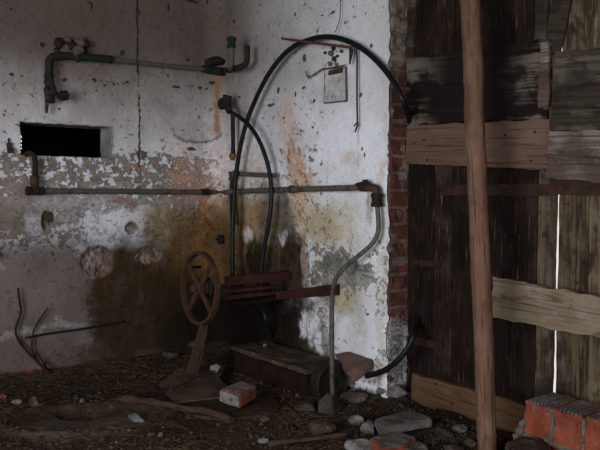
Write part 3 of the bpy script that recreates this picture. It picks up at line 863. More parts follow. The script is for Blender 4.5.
# ------------------------------------------------------------------ wooden pole
pb = FL(488.3, 455); pb.z = -.02
pt = AT(470.2, -8, 3.06)
pt = pb + (pt - pb) * 1.35
pd = pt - pb
pp = [pb + pd * t + Vector((.008 * mn.noise(Vector((t * 5, 0, 1))), .008 * mn.noise(Vector((t * 5, 3, 1))), 0)) for t in [i / 60 for i in range(61)]]
bm = bmesh.new()
mt = frame(pb, pd, LD); inv = mt.inverted()
tube_bm(bm, [inv @ p for p in pp], .0395, 20, lambda t: 1 + .10 * t, .10)
bmesh.ops.recalc_face_normals(bm, faces=bm.faces)
tag(link('wooden_pole', bm, M['polewood'], None, mt), 'tall peeled wooden pole leaning in front of the dark door', 'pole')

# ------------------------------------------------------------------ pipes on the walls
def fitting(name, p, ax, L, r, mat, parent):
    ax = ax.normalized()
    return lathe(name, p - ax * L / 2, ax, [(0, r * .86), (L * .08, r), (L * .25, r), (L * .3, r * .84), (L * .7, r * .84), (L * .75, r), (L * .92, r), (L, r * .86)], mat, parent, 16)
# upper pipe
up = thing('water_pipe', LW(120, 60, .04), 'old green and grey pipe running along the upper left wall', 'pipe')
tube('green_pipe', [LW(49, 88, .06), LW(49, 68, .06), LW(50.5, 59, .06), LW(57, 56, .06), LW(75, 56.5, .06), LW(112, 59.5, .06)], .024, M['green_pipe'], up, jit=.12)
fitting('coupling', LW(109, 59.3, .06), -LD, .05, .026, M['green_pipe'], up)
tube('grey_pipe', [LW(108, 59.3, .06), LW(160, 65, .06), LW(207, 69.5, .06)], .014, M['grey_pipe'], up)
v = tube('valve_body', [LW(49, 74, .065), LW(52, 84, .075), LW(56, 95, .08)], .019, M['dark_pipe'], up, rad=lambda t: 1.2 - .35 * t, jit=.4)
lathe('valve_cap', LW(58, 96, .08), (LW(70, 95, .08) - LW(58, 96, .08)), [(0, .014), (.02, .016), (.02, .030), (.055, .030), (.06, .022)], M['dark_pipe'], up, 12)
tube('tail_pipe', [LW(47, 88, .06), LW(47.5, 100, .055), LW(46.5, 113, .045)], .016, M['rust'], up, rad=lambda t: 1.2 - .75 * t, jit=.4)
fitting('coupling', LW(49, 79, .06), UPV, .05, .03, M['dark_pipe'], up)
fitting('coupling', LW(50, 98, .055), UPV, .055, .03, M['dark_pipe'], up)
# right end manifold
tube('manifold', [LW(203, 68.5, .06), LW(215, 71, .07), LW(226, 71, .10), LW(236, 67.5, .16)], .027, M['green_pipe'], up, jit=.15)
tube('valve_body', [LW(206, 62.5, .07), LW(216, 61, .08), LW(224, 62, .09)], .024, M['dark_pipe'], up, jit=.3, rad=lambda t: .8 + .5 * math.sin(t * 3.1))
e0 = MW(233, 69, .14)
tube('end_pipe', [LW(228, 70.5, .11), MW(236, 68, .13), MW(243, 66, .12), MW(247, 61, .11), MW(247.2, 46, .11)], .0185, M['dark_pipe'], up, jit=.1)
tube('riser', [MW(228, 69, .20), MW(231.5, 64, .18), MW(231.5, 47, .18)], .0175, M['grey_pipe'], up)
lathe('cap_nut', MW(231.5, 48, .18), UPV, [(0, .028), (.012, .031), (.016, .026), (.045, .026), (.05, .033), (.062, .032), (.07, .02)], M['green_pipe'], up, 8)
fitting('coupling', LW(221, 71.5, .09), -LD, .06, .03, M['dark_pipe'], up)
# crumbling bracket lump around the green pipe
bk = thing('pipe_bracket', LW(70, 47, .01), 'crumbling mortar lump and bracket clamped over the green pipe', 'bracket')
for i, (x, y, r) in enumerate([(59, 43, .040), (64, 50, .042), (71, 46, .046), (79, 43, .040), (86, 44, .026), (77, 51, .042), (77, 58, .030), (68, 41, .030), (58, 51, .026), (70, 53, .032), (83, 50, .030)]):
    b = rock_mesh(60 + i, 2, r, r * .9, r * 1.0, .8)
    link('mortar_lump', b, M['mortar'] if i % 2 else M['dark_pipe'], bk, Matrix.Translation(LW(x, y, .035 + .035 * (i in (5, 6)))))
# lower pipe crossing both walls
lp = thing('water_pipe', LW(100, 191, .04), 'long low grey pipe crossing both walls below the small opening', 'pipe')
tube('inlet_elbow', [LW(19, 157.5, -.10), LW(24, 155.5, -.02), LW(29, 153, .03), LW(33, 154.5, .05), LW(35, 160, .05), LW(35, 176, .05)], .0155, M['dark_pipe'], lp, jit=.1)
fitting('coupling', LW(34.5, 180, .05), UPV, .055, .027, M['rust'], lp)
tube('elbow', [LW(35, 183, .05), LW(35, 189, .05), LW(37, 191, .05), LW(44, 191, .05)], .022, M['dark_pipe'], lp)
lathe('plug', LW(36, 191, .05), LD, [(0, .022), (.035, .022), (.035, .027), (.055, .027)], M['dark_pipe'], lp, 12)
fitting('coupling', LW(40, 191, .05), LD, .05, .026, M['dark_pipe'], lp)
CORN = MW(229, 192, .14)
tube('long_pipe', [LW(38, 191, .05), LW(120, 191.5, .05), LW(190, 192, .05), LW(222, 192.3, .06), CORN, MW(240, 191.5, .07), MW(290, 189.5, .05), MW(366, 187.5, .05)], .0165, M['grey_pipe'], lp)
fitting('coupling', LW(205, 192, .052), LD, .06, .024, M['dark_pipe'], lp)
fitting('coupling', MW(292, 189.4, .05), MD, .035, .024, M['rust'], lp)
tube('elbow', [MW(361, 187.5, .05), MW(372, 187.5, .05), MW(376, 190, .05), MW(376.5, 198, .05)], .022, M['rust'], lp)
fitting('valve', MW(376.8, 200, .05), UPV, .07, .032, M['dark_pipe'], lp)
lathe('tap_stem', MW(365, 186, .05), UPV, [(0, .014), (.02, .014), (.022, .009), (.03, .016), (.034, .016)], M['dark_pipe'], lp, 10)
tube('tap_handle', [MW(356, 184.5, .06), MW(361, 183, .06), MW(368, 182, .06)], .0075, M['dark_pipe'], lp)
drop_end = FL(332.5, 396, .03)
pe = MW(334, 285, .12)
tube('drop_pipe', [MW(377, 203, .05), MW(378.5, 222, .05), MW(377.5, 234, .055), MW(371, 245, .07), MW(357, 257, .10), MW(343, 269, .13), MW(335, 281, .19), MW(332.3, 297, .24), MW(331.7, 330, .30), drop_end], .0125, M['grey_pipe'], lp, jit=.05)
# riser by the corner with the tap that feeds the second hose
rp = thing('standpipe', MW(233, 190, .08), 'short rusty standpipe with a dark tap in the wall corner', 'pipe')
tube('tap_body', [MW(228, 96, .10), MW(227, 103, .11), MW(230, 112, .12)], .030, M['dark_pipe'], rp, jit=.35, rad=lambda t: 1.0 - .25 * t)
lathe('tap_flange', MW(224, 104, .10), LD, [(0, .038), (.016, .042), (.03, .034), (.034, .015)], M['dark_pipe'], rp, 10)
tube('upper_riser', [MW(233, 112, .07), MW(233, 135, .07), MW(233, 154, .07)], .0145, M['dark_pipe'], rp, jit=.2)
lathe('brass_nut', MW(232.5, 153, .07), Vector((0, 0, -1)), [(0, .016), (.006, .024), (.03, .024), (.034, .017), (.05, .017)], M['brass'], rp, 8)
tube('lower_riser', [MW(233, 173, .06), MW(232, 200, .06), MW(233, 225, .06)], .017, M['dark_pipe'], rp, jit=.15)
fitting('coupling', MW(232.5, 176, .06), UPV, .06, .027, M['rust'], rp)
tube('side_pipe', [MW(233, 173.5, .06), MW(250, 174.5, .05), MW(275, 175.5, .05)], .014, M['grey_pipe'], rp)
fitting('coupling', MW(236, 173.5, .06), MD, .04, .024, M['grey_pipe'], rp)

# hoses
hz_a = [(232.5, 276, .13), (232.5, 250, .12), (233, 215, .11), (236, 175, .10), (243, 135, .10), (254, 103, .09), (270, 72, .09), (289, 50, .08), (310, 39.5, .07), (330, 37, .06), (350, 42, .05), (368, 53, .05), (385, 70, .05), (397, 88, .05), (404, 104, .03)]
pts = [MW(*p) for p in hz_a]
pts += [MW(409, 118, -.10), MW(416, 150, -.24), MW(428, 200, -.27), MW(430, 250, -.27), MW(425, 290, -.24), MW(417, 322, -.12), MW(414.5, 333, .0), MW(409, 346, .03), MW(397, 361, .06), MW(383, 371, .07), MW(367, 376, .08)]
tag(tube('hose', pts, .0148, M['rubber'], None, seg=14), 'big black rubber hose looping in an arch up the whitewashed wall', 'hose')
p2 = [MW(229, 110, .12), MW(240, 117, .13), MW(252, 129, .12), (261), ]
p2 = [MW(x, y, o) for x, y, o in [(230, 112, .12), (240, 117.5, .13), (252, 129, .12), (262, 147, .10), (269, 170, .085), (271.5, 195, .085), (269, 222, .09), (264, 250, .09), (261, 275, .10), (262, 300, .11), (266, 320, .13)]]
p2 += [FL(273, 337, .16)]
tag(tube('hose', p2, .0138, M['rubber_blue'], None, seg=14), 'thinner blue-black hose hanging from the corner tap behind the trough', 'hose')

# hanging rods and wires
tag(tube('rod', [MW(282, 38.5, .12), MW(315, 43, .10), MW(352, 47.5, .05)], .0075, M['redrod'], None, smooth=True), 'thin reddish rod laid across the top of the black hose', 'rod')
tag(tube('wire', [MW(339, -8, .03), MW(340.5, 5, .03), MW(339.5, 20, .03), MW(335, 33, .03)], .0022, M['dark_pipe'], None), 'thin wire hanging down to the top of the black hose', 'wire')
wr = thing('iron_rod', MW(357, 52, .02), 'rusty rod with forked tip hanging below the hose on the white wall', 'rod')
tube('shaft', [MW(356.5, 44, .03), MW(357, 60, .025), MW(357, 100, .025), MW(357.5, 127, .025)], .0048, M['dark_pipe'], wr)
tube('prong', [MW(357.5, 122, .03), MW(354, 126, .03)], .0038, M['dark_pipe'], wr, smooth=False)
tube('prong', [MW(357.5, 125, .03), MW(355, 132, .03)], .0048, M['dark_pipe'], wr, smooth=False)
tube('rag', [MW(352, 49, .04), MW(351, 56, .04), MW(350, 64, .03)], .012, M['dark_pipe'], wr, jit=.8, rad=lambda t: 1.1 - .8 * t)
wh = thing('hook_wire', MW(320, 72, .02), 'bent wire hook fixed above the small boxed recess', 'hook')
tube('wire', [MW(306.5, 75, .03), MW(309, 77, .03), MW(315, 74, .02), MW(322, 69, .02), (MW(330, 68, .02)), MW(345, 65, .02)], .004, M['grey_pipe'], wh)
tube('loop', [MW(306, 70.5, .035), MW(306.5, 75, .03), MW(309, 79, .03)], .003, M['grey_pipe'], wh)
for i, (x, y, r) in enumerate([(333, 48, .016), (331, 53, .020), (334, 59, .018), (330, 64, .016), (325, 53, .010), (341, 51, .012), (337, 56, .010), (336, 64, .014)]):
    link('mortar_lump', rock_mesh(80 + i, 2, r, r * .6, r, .8), M['mortar'] if i % 2 else M['dark_pipe'], wh, Matrix.Translation(MW(x, y, .012)))
# small boxed recess
rb = thing('wall_box', MW(335, 86, 0), 'small square box let into the white wall under the arch', 'box')
q = [MW(325, 69.5, .008), MW(346, 67.5, .008), MW(346.5, 101, .008), MW(324.5, 103, .008)]
for a, b in ((0, 1), (1, 2), (2, 3), (3, 0)):
    tube('rim', [q[a], q[b]], .0040, M['mortar'], rb, smooth=True, jit=.5)
bm = bmesh.new()
c = sum(q, Vector()) / 4
f = bm.faces.new([bm.verts.new(c + (p - c) * .96 - c - LD * -.004) for p in q])
link('back_panel', bm, M['boxback'], rb, Matrix.Translation(c))
box('lintel', MW(336, 71.5, .012), .12, .012, .025, M['rust'], rb, MROT, .003, .004, 3, 1)

# rusty knob below the pipe crossing
kb = thing('wall_valve', MW(220, 239, .14), 'small round rusty valve sticking out of the damp corner', 'valve')
lathe('body', LW(219, 239, .03), MD, [(0, .02), (.03, .028), (.045, .034), (.055, .03), (.06, .014)], M['dark_pipe'], kb, 12)
for i in range(5):
    a = i * 1.257
    lathe('knob', LW(219, 239, .085) + (UPV * math.sin(a) + LD * math.cos(a)) * .024, MD, [(0, .009), (.012, .009), (.016, .004)], M['dark_pipe'], kb, 8)

# small wedge peg and metal hinge left of the opening
pg = thing('wall_peg', LW(10, 146, .0), 'small dark iron peg left of the rectangular opening', 'peg')
box('plate', LW(9.5, 148, .012), .030, .014, .06, M['rust'], pg, MROT @ Matrix.Rotation(math.pi / 2, 3, 'Z'), .003, .004, 2, 1)
tube('pin', [LW(8.5, 138, .012), LW(9.5, 146, .014)], .005, M['dark_pipe'], pg, smooth=False)
bk2 = thing('wall_brick', LW(47, 222, -.01), 'broken brick sitting in a small hole low on the left wall', 'brick')
box('brick', LW(47.5, 217, -.006), .045, .03, .055, M['corebrick'], bk2, MROT @ Matrix.Rotation(math.pi / 2, 3, 'Z'), .006, .008, 2, 2)

# ------------------------------------------------------------------ pump with fly wheel on a red frame
N_ = -LD                                   # into the pipe wall
beam_in = MW(288, 272.5, 0)
def along(px, py, k):                      # point on the vertical plane through the beam, k metres sideways along MD
    P = beam_in + MD * k
    return hit(px, py, P, MD)
bw = along(222, 282, 0)                    # wheel end of beam
pump = thing('pump', Vector((bw.x, bw.y, .0)), 'rusty fly wheel pump on a dark red wooden frame in the corner', 'pump')
zb = .575
def beam(name, t0, t1, side, z, w, h, mat, parent, bev=.004, dz=0.0):
    """bar running from the wheel (t=0) into the wall (t=1)"""
    a = Vector((bw.x, bw.y, z)) + MD * side; L = (beam_in - bw).dot(N_)
    p0 = a + N_ * (L * t0); p1 = a + N_ * (L * t1) + UPV * dz
    bm = bmesh.new()
    plank_geo(bm, (p1 - p0).length, h, h, w, .0015, random.random() * 50, .05)
    bmesh.ops.recalc_face_normals(bm, faces=bm.faces)
    return link(name, bm, mat, parent, frame(p0, p1 - p0, -MD if False else MD))
L_ = (beam_in - bw).dot(N_)
beam('top_beam', .03, .98, 0, .575, .045, .052, M['redpaint'], pump)
beam('rail', .05, .86, .0, .515, .03, .018, M['redpaint'], pump)
beam('rail', .05, .90, .0, .478, .03, .022, M['redpaint'], pump)
beam('bottom_rail', .05, .93, -.01, .44, .045, .022, M['dooraged'], pump)
for t in (.10, .50, .9):
    p = Vector((bw.x, bw.y, .44)) + N_ * (L_ * t) - MD * .005
    tube('bolt', [p, p + UPV * .15], .006, M['dark_pipe'], pump, smooth=False)
# wheel: plane parallel to the pipe wall
wc = AT(199.5, 288, bw.y - .02)
wc = Vector((wc.x, wc.y, wc.z))
WR = .203
wheel = bpy.data.objects.new('fly_wheel', None); COL.objects.link(wheel); wheel.empty_display_size = .05
wheel.parent = pump; 
axd = (LD + MD * -.02 + UPV * .05).normalized()
wx = MD - axd * MD.dot(axd); wx.normalize(); wy = axd.cross(wx)
if wy.z < 0: wy = -wy
wheel.location = wc - pump.location
def wp(a, r, d=0.0): return wc + (wx * math.cos(a) + wy * math.sin(a)) * r + axd * d
# rim: flattened ring (wider along the axle), open to see its depth
def ring(name, R, wr, wd, mat, parent, seg=56):
    bm = bmesh.new(); prof = [(-wr, -wd), (-wr * .6, -wd * 1.1), (wr * .6, -wd * 1.1), (wr, -wd), (wr, wd), (wr * .6, wd * 1.1), (-wr * .6, wd * 1.1), (-wr, wd)]
    G = []
    for i in range(seg):
        a = 2 * math.pi * i / seg
        G.append([bm.verts.new(wp(a, R + p[0], p[1]) - wc) for p in prof])
    n = len(prof)
    for i in range(seg):
        A = G[i]; B = G[(i + 1) % seg]
        for k in range(n):
            f = bm.faces.new((A[k], A[(k + 1) % n], B[(k + 1) % n], B[k])); f.smooth = False
    bmesh.ops.recalc_face_normals(bm, faces=bm.faces)
    o = link(name, bm, mat, parent, Matrix.Translation(wc)); return o
ring('rim', WR, .0095, .015, M['rust_wheel'], wheel)
lathe('hub', wc - axd * .045, axd, [(0, .030), (.03, .034), (.06, .034), (.064, .024), (.09, .022), (.092, .010), (.10, .010)], M['rust'], wheel, 16)
for a in (.62, .62 + math.pi / 2, .62 + math.pi, .62 + 1.5 * math.pi):
    a += .25
    P0 = wp(a, .022); P1 = wp(a, WR - .004)
    plank('spoke', P0 - axd * .006, P1 - axd * .006, .036, .026, .012, axd, M['rust_wheel'], wheel, .001, a)
tube('axle', [wc - axd * .03, wc - axd * .12, wc - LD * .30], .013, M['dark_pipe'], pump, smooth=False)
tube('crank_handle', [wp(2.6, WR, .0), wp(2.6, WR, -.10)], .009, M['dark_pipe'], pump, smooth=False)
# second small rim (pulley) behind the wheel, carried on the same axle
wc_save = wc.copy(); wc = wc_save - LD * .0 + N_ * .055
lathe('pulley', wc, axd, [(0, .06), (.008, .065), (.02, .058), (.032, .065), (.04, .06)], M['dark_pipe'], pump, 24)
wc = wc_save
# legs of the frame
fp0 = AT(192, 351, bw.y); fp0.z = fheight(fp0.x, fp0.y) - .01
fp1 = AT(207, 322, bw.y + .02)
plank('foot', fp0, fp1, .085, .045, .03, LD, M['stick'], pump, .006, 3)
# loose second red beam nearer the camera
b2in = MW(336, 289, 0)
b2a = hit(276, 295, b2in, MD)
bmx = (b2in - b2a)
b2 = plank('red_beam', b2a, b2in + bmx.normalized() * .02, .035, .062, .04, MD, M['redpaint'], None, .002, 77)
tag(b2, 'short dark red beam sticking out of the whitewashed wall behind the drop pipe', 'beam')

# ------------------------------------------------------------------ trough
tr0 = FL(304, 398); tr0.z = 0
TL, TW, TH = .71, .285, .135
trough = thing('trough', tr0 - MD * TL / 2 + N_ * TW / 2, 'long low rusty red trough with a dusty top lying along the wall', 'trough')
c = tr0 - MD * TL / 2 + N_ * TW / 2
bm = bmesh.new()
m = MROT.to_4x4(); m.translation = Vector((0, 0, TH / 2 - .01))
box_geo(bm, TL, TW * .92, TH - .02, m, .004, 0, .008, 5, 3)
link('body', bm, M['trough'], trough, Matrix.Translation(c))
bm = bmesh.new(); m = MROT.to_4x4(); m.translation = Vector((0, 0, 0))
box_geo(bm, TL + .03, TW, .024, m, .005, 0, .014, 9, 5)
link('lid', bm, M['troughtop'], trough, Matrix.Translation(c + UPV * (TH + .002)))
# barrel end of the trough
dc = c + MD * (TL / 2 - .035) + UPV * .066 + N_ * .012
lathe('drum', dc, MD, [(0, .110), (.085, .113), (.09, .109), (.095, .102), (.085, .096), (.08, .02), (.095, .018), (.098, .001)], M['drum'], trough, 28)
for k in range(4):
    p = c - N_ * (TW * .46) - MD * (TL / 2 - .1 - k * .18) + UPV * .07
    box('rib', p, .02, .012, .11, M['trough'], trough, MROT, .002, .002, k, 0)

# ------------------------------------------------------------------ rubble
def slab_px(name, px, z, th, mat, label, cat, seed=0, rag=.006, group=None, topmat=None):
    P = [FL(x, y, zz if isinstance(z, (list, tuple)) else z) for (x, y), zz in zip(px, z if isinstance(z, (list, tuple)) else [0] * len(px))]
    return tag(chunk(name, P, th, mat, None, rag, seed, None, topmat), label, cat, group)
# leaning brown tile against the wall foot
tag(chunk('tile', [MW(334, 354, .06), MW(347, 351, .03), MW(371, 359, .03), MW(369, 367, .06), MW(354, 380, .15), MW(345, 374, .15)], .03, M['pinkslab'], None, .006, 3, (-LD * -1 * -1 + UPV * -.6).normalized() * 1.0),
    'brown pink broken tile leaning beside the trough end and the wall', 'tile')
# grey slab and the bricks below it
slab_px('stone_slab', [(374, 419), (409, 410), (432, 417), (431, 419), (381, 429)], .062, .038, M['slab'], 'flat grey stone slab with pale edges in front of the doorway', 'slab', 5)
slab_px('brick', [(369, 437), (398, 431), (416, 437), (404, 445), (384, 449)], .05, .055, M['brickor'], 'half orange brick with a grey top lying in front of the flat slab', 'brick', 6, topmat=M['slab'])
slab_px('stone_slab', [(398, 441), (416, 436), (428, 446), (410, 456)], .03, .03, M['slab'], 'small grey slab piece leaning on the half orange brick', 'slab', 8)
# brick on the round plate
bk = thing('brick', FL(240, 398, .02), 'loose red brick with a plastered end lying on the earth floor', 'brick')
bp = [(220, 389), (241, 380.5), (257, 386), (240, 395)]
P = [FL(x, y, .092) for x, y in bp]
o = chunk('body', P, .066, M['brick'], bk, .004, 12, None, M['brickpatch'])
cc = (P[0] + P[3]) / 2; d1 = (P[3] - P[0]); nn = d1.cross(UPV).normalized()
if nn.dot(CAM - cc) < 0: nn = -nn
plank('plaster_face', cc - d1 * .46 - UPV * .034 + nn * .001, cc + d1 * .46 - UPV * .034 + nn * .001, .056, .05, .006, nn, M['palestone'], bk, .004, 4)
# thin sheets and the round cover
slab_px('metal_sheet', [(158, 384), (193, 357), (226, 366), (219, 378), (240, 395), (175, 402)], [.03, .035, .035, .03, .025, .02], .008, M['plate'], 'dusty grey sheet lying flat near the corner', 'sheet', 21, .012)
cp = FL(262, 398, .02)
bm = bmesh.new()
for k_ in range(1):
    top = []
    for i in range(40):
        a = 2 * math.pi * i / 40
        top.append(bm.verts.new((.30 * math.cos(a), .22 * math.sin(a), .0)))
    f = bm.faces.new(top); r = bmesh.ops.extrude_face_region(bm, geom=[f])
    for v_ in [g for g in r['geom'] if isinstance(g, bmesh.types.BMVert)]: v_.co.z -= .016
bmesh.ops.recalc_face_normals(bm, faces=bm.faces)
mm = Matrix.Rotation(-.25, 4, 'Z'); mm.translation = FL(222, 403, .010)
tag(link('round_cover', bm, M['dirt'], None, mm), 'large round earth-covered lid half under the loose brick', 'lid')
# branches
def stick(px, r, label, mat='stick', z=.03, cat='branch'):
    P = []
    for (x, y) in px:
        p = FL(x, y, z); P.append(Vector((p.x, p.y, max(z, fheight(p.x, p.y) + r * .8))))
    return tag(tube('branch', P, r, M[mat], None, jit=.5, rad=lambda t: 1.0 + .15 * math.sin(t * 9)), label, cat)
stick([(119, 398), (150, 402), (185, 408), (212, 413), (231, 420)], .0165, 'thick knobbly branch lying on the earth in the left foreground')
stick([(268, 444), (300, 440), (322, 438), (348, 434)], .010, 'straight pale branch in the bottom foreground', 'stick')
stick([(40, 405), (48, 402), (60, 398)], .006, 'short twig in the litter under the dry stems')
stick([(170, 390), (200, 376), (214, 371)], .005, 'thin twig on the dusty grey sheet', 'stick', .06)
# dry stems leaning on the left wall
def stem(px, r, label):
    P = []
    n = len(px)
    for i, (x, y, o) in enumerate(px): P.append(LW(x, y, o))
    return tag(tube('dry_stem', P, r, M['vine'], None, jit=.3, rad=lambda t: 1.15 - .5 * t), label, 'stem')
stem([(58, 383, .16), (48, 372, .10), (38, 362, .06), (26, 350, .04), (16, 335, .03), (17, 325, .03), (21, 312, .03), (19.5, 300, .03), (18, 288, .03)], .0080, 'tallest dry dark stem leaning on the lower left wall')
stem([(52, 386, .14), (46, 372, .08), (36, 358, .04), (32, 345, .03), (35, 328, .03), (48, 308, .03)], .0062, 'shorter kinked dry stem right of the tallest stem')
stem([(60, 384, .14), (52, 374, .08), (44, 364, .05), (36, 350, .04)], .0045, 'thin dry stem crossing the other two near the floor')
stem([(44, 400, .20), (45, 385, .12), (46, 370, .06), (45, 362, .05)], .0075, 'stubby dry stem at the foot of the wall')
tag(tube('cable', [LW(25, 338, .015), LW(50, 333.5, .015), LW(85, 328.5, .015), LW(125, 321.5, .015)], .0068, M['rubber_blue'], None), 'blue black cable fixed across the lower left wall', 'cable')

# hollow brick block in the bottom right corner
bc = FL(523, 457); bc.z = 0
blk = thing('brick_block', bc, 'block of orange hollow bricks mortared together in the right corner', 'bricks')
BW, BH, BD = .126, .140, .20
R4 = MROT.to_4x4()
def hollow(pos, parent, seed, name='brick', L=BW, H=BH, Dp=BD):
    """pos: front-left-bottom corner; front faces -N_ (towards the room)"""
    bm = bmesh.new()
    m = Matrix.Translation((L / 2, 0, H / 2))
    box_geo(bm, L - .006, Dp, H, m, .007, 0, .012, seed, 4)
    for k in range(7):     # ribbed top
        mm = Matrix.Translation((L * (k + .8) / 7.6, 0, H + .001)); box_geo(bm, .007, Dp * .96, .006, mm, .001, 1, 0, 0)
    mw = R4.copy(); mw.translation = pos + N_ * Dp / 2
    return link(name, bm, [M['brickor'], M['slab']], parent, mw)
base_l = bc + MD * .0
top_l = Vector(FL(524, 400, .235)); top_l.z = 0
for k in range(5):
    hollow(top_l + MD * (k * (BW + .008)) + UPV * (.093 - .002 * (k % 2)), blk, 100 + k)
    if k: box('mortar_joint', top_l + MD * (k * (BW + .008) - .004) + UPV * .160 + N_ * .098, .016, .194, .134, M['mortar'], blk, MROT, .002, .006, k, 2)
for k in range(5):
    hollow(top_l - MD * .01 + MD * (k * (BW + .008)) + N_ * .01 - UPV * .062, blk, 110 + k)
box('mortar_bed', top_l + MD * .30 + UPV * .086 + N_ * .10, .62, .20, .018, M['mortar'], blk, MROT, .003, .010, 7, 4)
for i, (x, y, zz, r) in enumerate([(523, 424, .15, .020), (521, 431, .12, .026), (552, 437, .13, .018), (554, 411, .22, .010), (547, 440, .12, .016), (553, 425, .12, .010), (583, 440, .12, .014), (517, 437, .12, .022)]):
    p = hit(x, y, top_l - N_ * .006, N_)
    link('mortar_lump', rock_mesh(200 + i, 2, r, r * .6, r * 1.1, .8), M['mortar'], blk, Matrix.Translation(p))
lb = thing('brick', FL(515, 455), 'dark fallen brick at the foot of the orange block', 'brick')
P = [FL(x, y, .10) for x, y in [(507, 442), (519, 435), (543, 437), (550, 452), (512, 458)]]
chunk('body', P, .09, M['corebrick'], lb, .010, 33)

# individual stones: px, py (foot), width px, height ratio, material, label
ST = [
 (330, 413, 20, 1.15, 'stone', 'upright brown grey lump at the foot of the thin drop pipe'),
 (322, 434, 25, .62, 'stone', 'rounded grey stone in front of the drop pipe'),
 (369, 433, 15, .95, 'palestone', 'pale triangular stone against the left end of the grey slab'),
 (362, 451, 27, .55, 'palestone', 'rounded pale stone cut by the bottom edge of the picture'),
 (356, 424, 15, .65, 'palestone', 'white crumbly mortar lump between the drop pipe and the slab'),
 (355, 395, 14, .6, 'palestone', 'pale stone beside the leaning brown tile'),
 (373, 394, 6, .7, 'palestone', 'tiny white chip near the foot of the wall'),
 (376, 399, 12, .5, 'stone', 'small grey stone under the hose end'),
 (395, 399, 30, .42, 'palestone', 'long pale mortar lump at the foot of the brick jamb'),
 (355, 402, 26, .55, 'stone', 'dark grey rubble heap stone right of the drum'),
 (306, 412, 22, .5, 'stone', 'dusty stone left of the lump at the pipe foot'),
 (34, 409, 11, .95, 'stone', 'grey stone standing near the dry stems'),
 (16, 403, 10, .5, 'palestone', 'pale stone near the left edge of the floor'),
 (135, 420, 18, .42, 'palestone', 'flat white stone in the left foreground'),
 (171, 359, 12, .7, 'stone', 'grey stone by the wall below the fly wheel'),
 (193, 349, 12, .9, 'stone', 'grey stone standing right under the fly wheel'),
 (215, 380, 10, .8, 'palestone', 'blue grey chip on the edge of the dusty sheet'),
 (265, 347, 4, .8, 'palestone', 'tiny white chip on the dusty trough lid'),
 (184, 348, 7, .8, 'palestone', 'small pale pebble left of the stone under the wheel'),
 (164, 355, 4, .9, 'palestone', 'tiny pale pebble left of the grey stone by the wall'),
 (75, 400, 8, .6, 'stone', 'small round stone right of the dry stems'),
 (2, 397, 8, .6, 'brick', 'red chip at the left edge of the floor'),
 (300, 437, 4, .8, 'palestone', 'tiny white chip above the pale branch'),
 (388, 440, 18, .4, 'stone', 'grey flake between the slab and the half brick'),
 (446, 436, 22, .4, 'stone', 'low grey stone under the bottom board'),
 (462, 432, 16, .45, 'palestone', 'pale stone in place of the light leak under the bottom board'),  # pale colour stands in for light leaking beneath the door
 (440, 428, 12, .5, 'stone', 'grey pebble left of the pale stone under the bottom board'),
 (470, 445, 14, .5, 'stone', 'grey stone just left of the leaning pole foot'),
 (265, 420, 9, .6, 'stone', 'small stone in front of the round lid'),
 (150, 436, 9, .6, 'stone', 'small stone below the thick branch'),
 (455, 452, 18, .4, 'corebrick', 'brown lump at the bottom edge left of the pole'),
 (263, 440, 10, .5, 'palestone', 'dull pale stone left of the pale branch'),
]
for i, (x, y, w, hr, mat, lab) in enumerate(ST):
    on_lid = 'trough lid' in lab
    z0 = TH + .015 if on_lid else 0
    p = FL(x, y, z0)
    if not on_lid: p.z = fheight(p.x, p.y)
    if 'dusty sheet' in lab: p.z = .05
    r = w / 705.0 * p.y / 2 / .8
    bm = rock_mesh(300 + i, 3, r, r * .8, r * hr)
    mt_ = Matrix.Rotation(random.uniform(-.5, .5), 4, 'Z'); mt_.translation = p + Vector((0, r * .5, r * hr * .55))
    tag(link('stone', bm, M[mat], None, mt_), lab, 'stone')
# countable small rubble, alike everywhere on the floor
protos = []
rnd = random.Random(5)
trc = trough.location
n = 0
while n < 130:
    x = rnd.uniform(0, 600); y = rnd.uniform(372, 450)
    p = FL(x, y)
    a = (p - C0).dot(MD); b = (p - C0).dot(LD)
    if a < .05 or b < .05 or p.y < 2.75: continue
    q = p - trc
    if abs(q.dot(MD)) < TL / 2 + .05 and abs(q.dot(LD)) < TW / 2 + .05: continue
    if math.hypot((p.x - GR['pan'].x) / .4, (p.y - GR['pan'].y) / .22) < 1 and rnd.random() < .85: continue
    r = rnd.choice((.008, .010, .013, .018))
    if len(protos) < 6:
        bm = rock_mesh(400 + n, 2, 1, .85, .7)
        o = link('rubble_piece', bm, M[('stone', 'gravel', 'stone', 'brick', 'gravel', 'palestone')[len(protos)]]); protos.append(o)
        for f in o.data.polygons: pass
    else:
        o = protos[rnd.choice((0, 1, 2, 4, 0, 1, 4, 3, 5))].copy(); COL.objects.link(o)
    o.scale = (r, r, r)
    o.rotation_euler = (0, 0, rnd.uniform(0, 6.28))
    o.location = (p.x, p.y, fheight(p.x, p.y) + r * .35)
    tag(o, 'small chip of rubble scattered on the dark earth floor', 'rubble', 'small rubble chips on the floor')
    n += 1

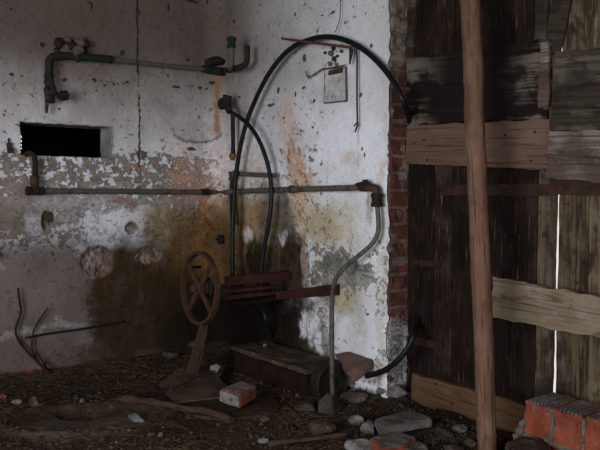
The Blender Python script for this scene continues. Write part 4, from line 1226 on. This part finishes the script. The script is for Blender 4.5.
# ------------------------------------------------------------------ uncountable litter
def litter():
    rnd = random.Random(11)
    bm = bmesh.new()
    n = 0
    while n < 4200:
        a = rnd.uniform(.0, 2.4); b = rnd.uniform(.0, 1.75)
        if rnd.random() < .35: a = abs(rnd.gauss(0, .15))
        p = room(a, b)
        if p.y < 2.7: continue
        q = p - trc
        if abs(q.dot(MD)) < TL / 2 + .01 and abs(q.dot(LD)) < TW / 2 + .01: continue
        if math.hypot((p.x - GR['pan'].x) / .4, (p.y - GR['pan'].y) / .22) < .9 and rnd.random() < .9: continue
        if mn.noise(Vector((p.x * 2.5, p.y * 2.5, 30))) < -.15 and rnd.random() < .8: continue
        L = rnd.uniform(.012, .08) * (1 if rnd.random() < .8 else 1.7); w = rnd.uniform(.0006, .0016)
        an = rnd.uniform(0, 6.28); d = Vector((math.cos(an), math.sin(an), rnd.uniform(-.12, .25))); d.normalize()
        s = Vector((-d.y, d.x, 0)).normalized() * w; t = Vector((0, 0, w))
        z = fheight(p.x, p.y) + .008
        c = Vector((p.x, p.y, z + abs(d.z) * L / 2)); bend = Vector((rnd.uniform(-1, 1), rnd.uniform(-1, 1), rnd.uniform(0, 1))) * L * .12
        pr = None
        for k in range(3):
            m_ = c + d * (L * (k / 2 - .5)) + (bend if k == 1 else Vector())
            r = [bm.verts.new(m_ + s), bm.verts.new(m_ + t), bm.verts.new(m_ - s)]
            if pr:
                for e in range(3): bm.faces.new((pr[e], pr[(e + 1) % 3], r[(e + 1) % 3], r[e]))
            pr = r
        n += 1
    o = link('straw_litter', bm, M['straw']); tag(o, 'dry straw and grass litter strewn over the earth floor', 'straw', None, 'stuff')
    bm = bmesh.new(); n = 0
    while n < 11000:
        a = rnd.uniform(.0, 2.5); b = rnd.uniform(-.12, 1.8)
        if rnd.random() < .25: b = abs(rnd.gauss(0, .2))
        p = room(a, b)
        if p.y < 2.7: continue
        if b < .02 and a < U_END + .05: continue
        if math.hypot((p.x - GR['pan'].x) / .4, (p.y - GR['pan'].y) / .22) < .9 and rnd.random() < .85: continue
        r = min(.011, .0022 * math.exp(abs(rnd.gauss(0, .7))))
        ver = []
        for d in ((1, 0, 0), (0, 1, 0), (-1, 0, 0), (0, -1, 0), (0, 0, .8), (0, 0, -.8)):
            ver.append(bm.verts.new(Vector((p.x, p.y, fheight(p.x, p.y) + r * .4)) + Vector(d) * r * rnd.uniform(.6, 1.3) + Vector((rnd.uniform(-1, 1), rnd.uniform(-1, 1), 0)) * r * .3))
        for (i, j) in ((0, 1), (1, 2), (2, 3), (3, 0)):
            bm.faces.new((ver[i], ver[j], ver[4])); bm.faces.new((ver[j], ver[i], ver[5]))
        n += 1
    o = link('gravel', bm, M['gravel']); tag(o, 'fine crumbs of earth and mortar over the floor', 'gravel', None, 'stuff')
litter()
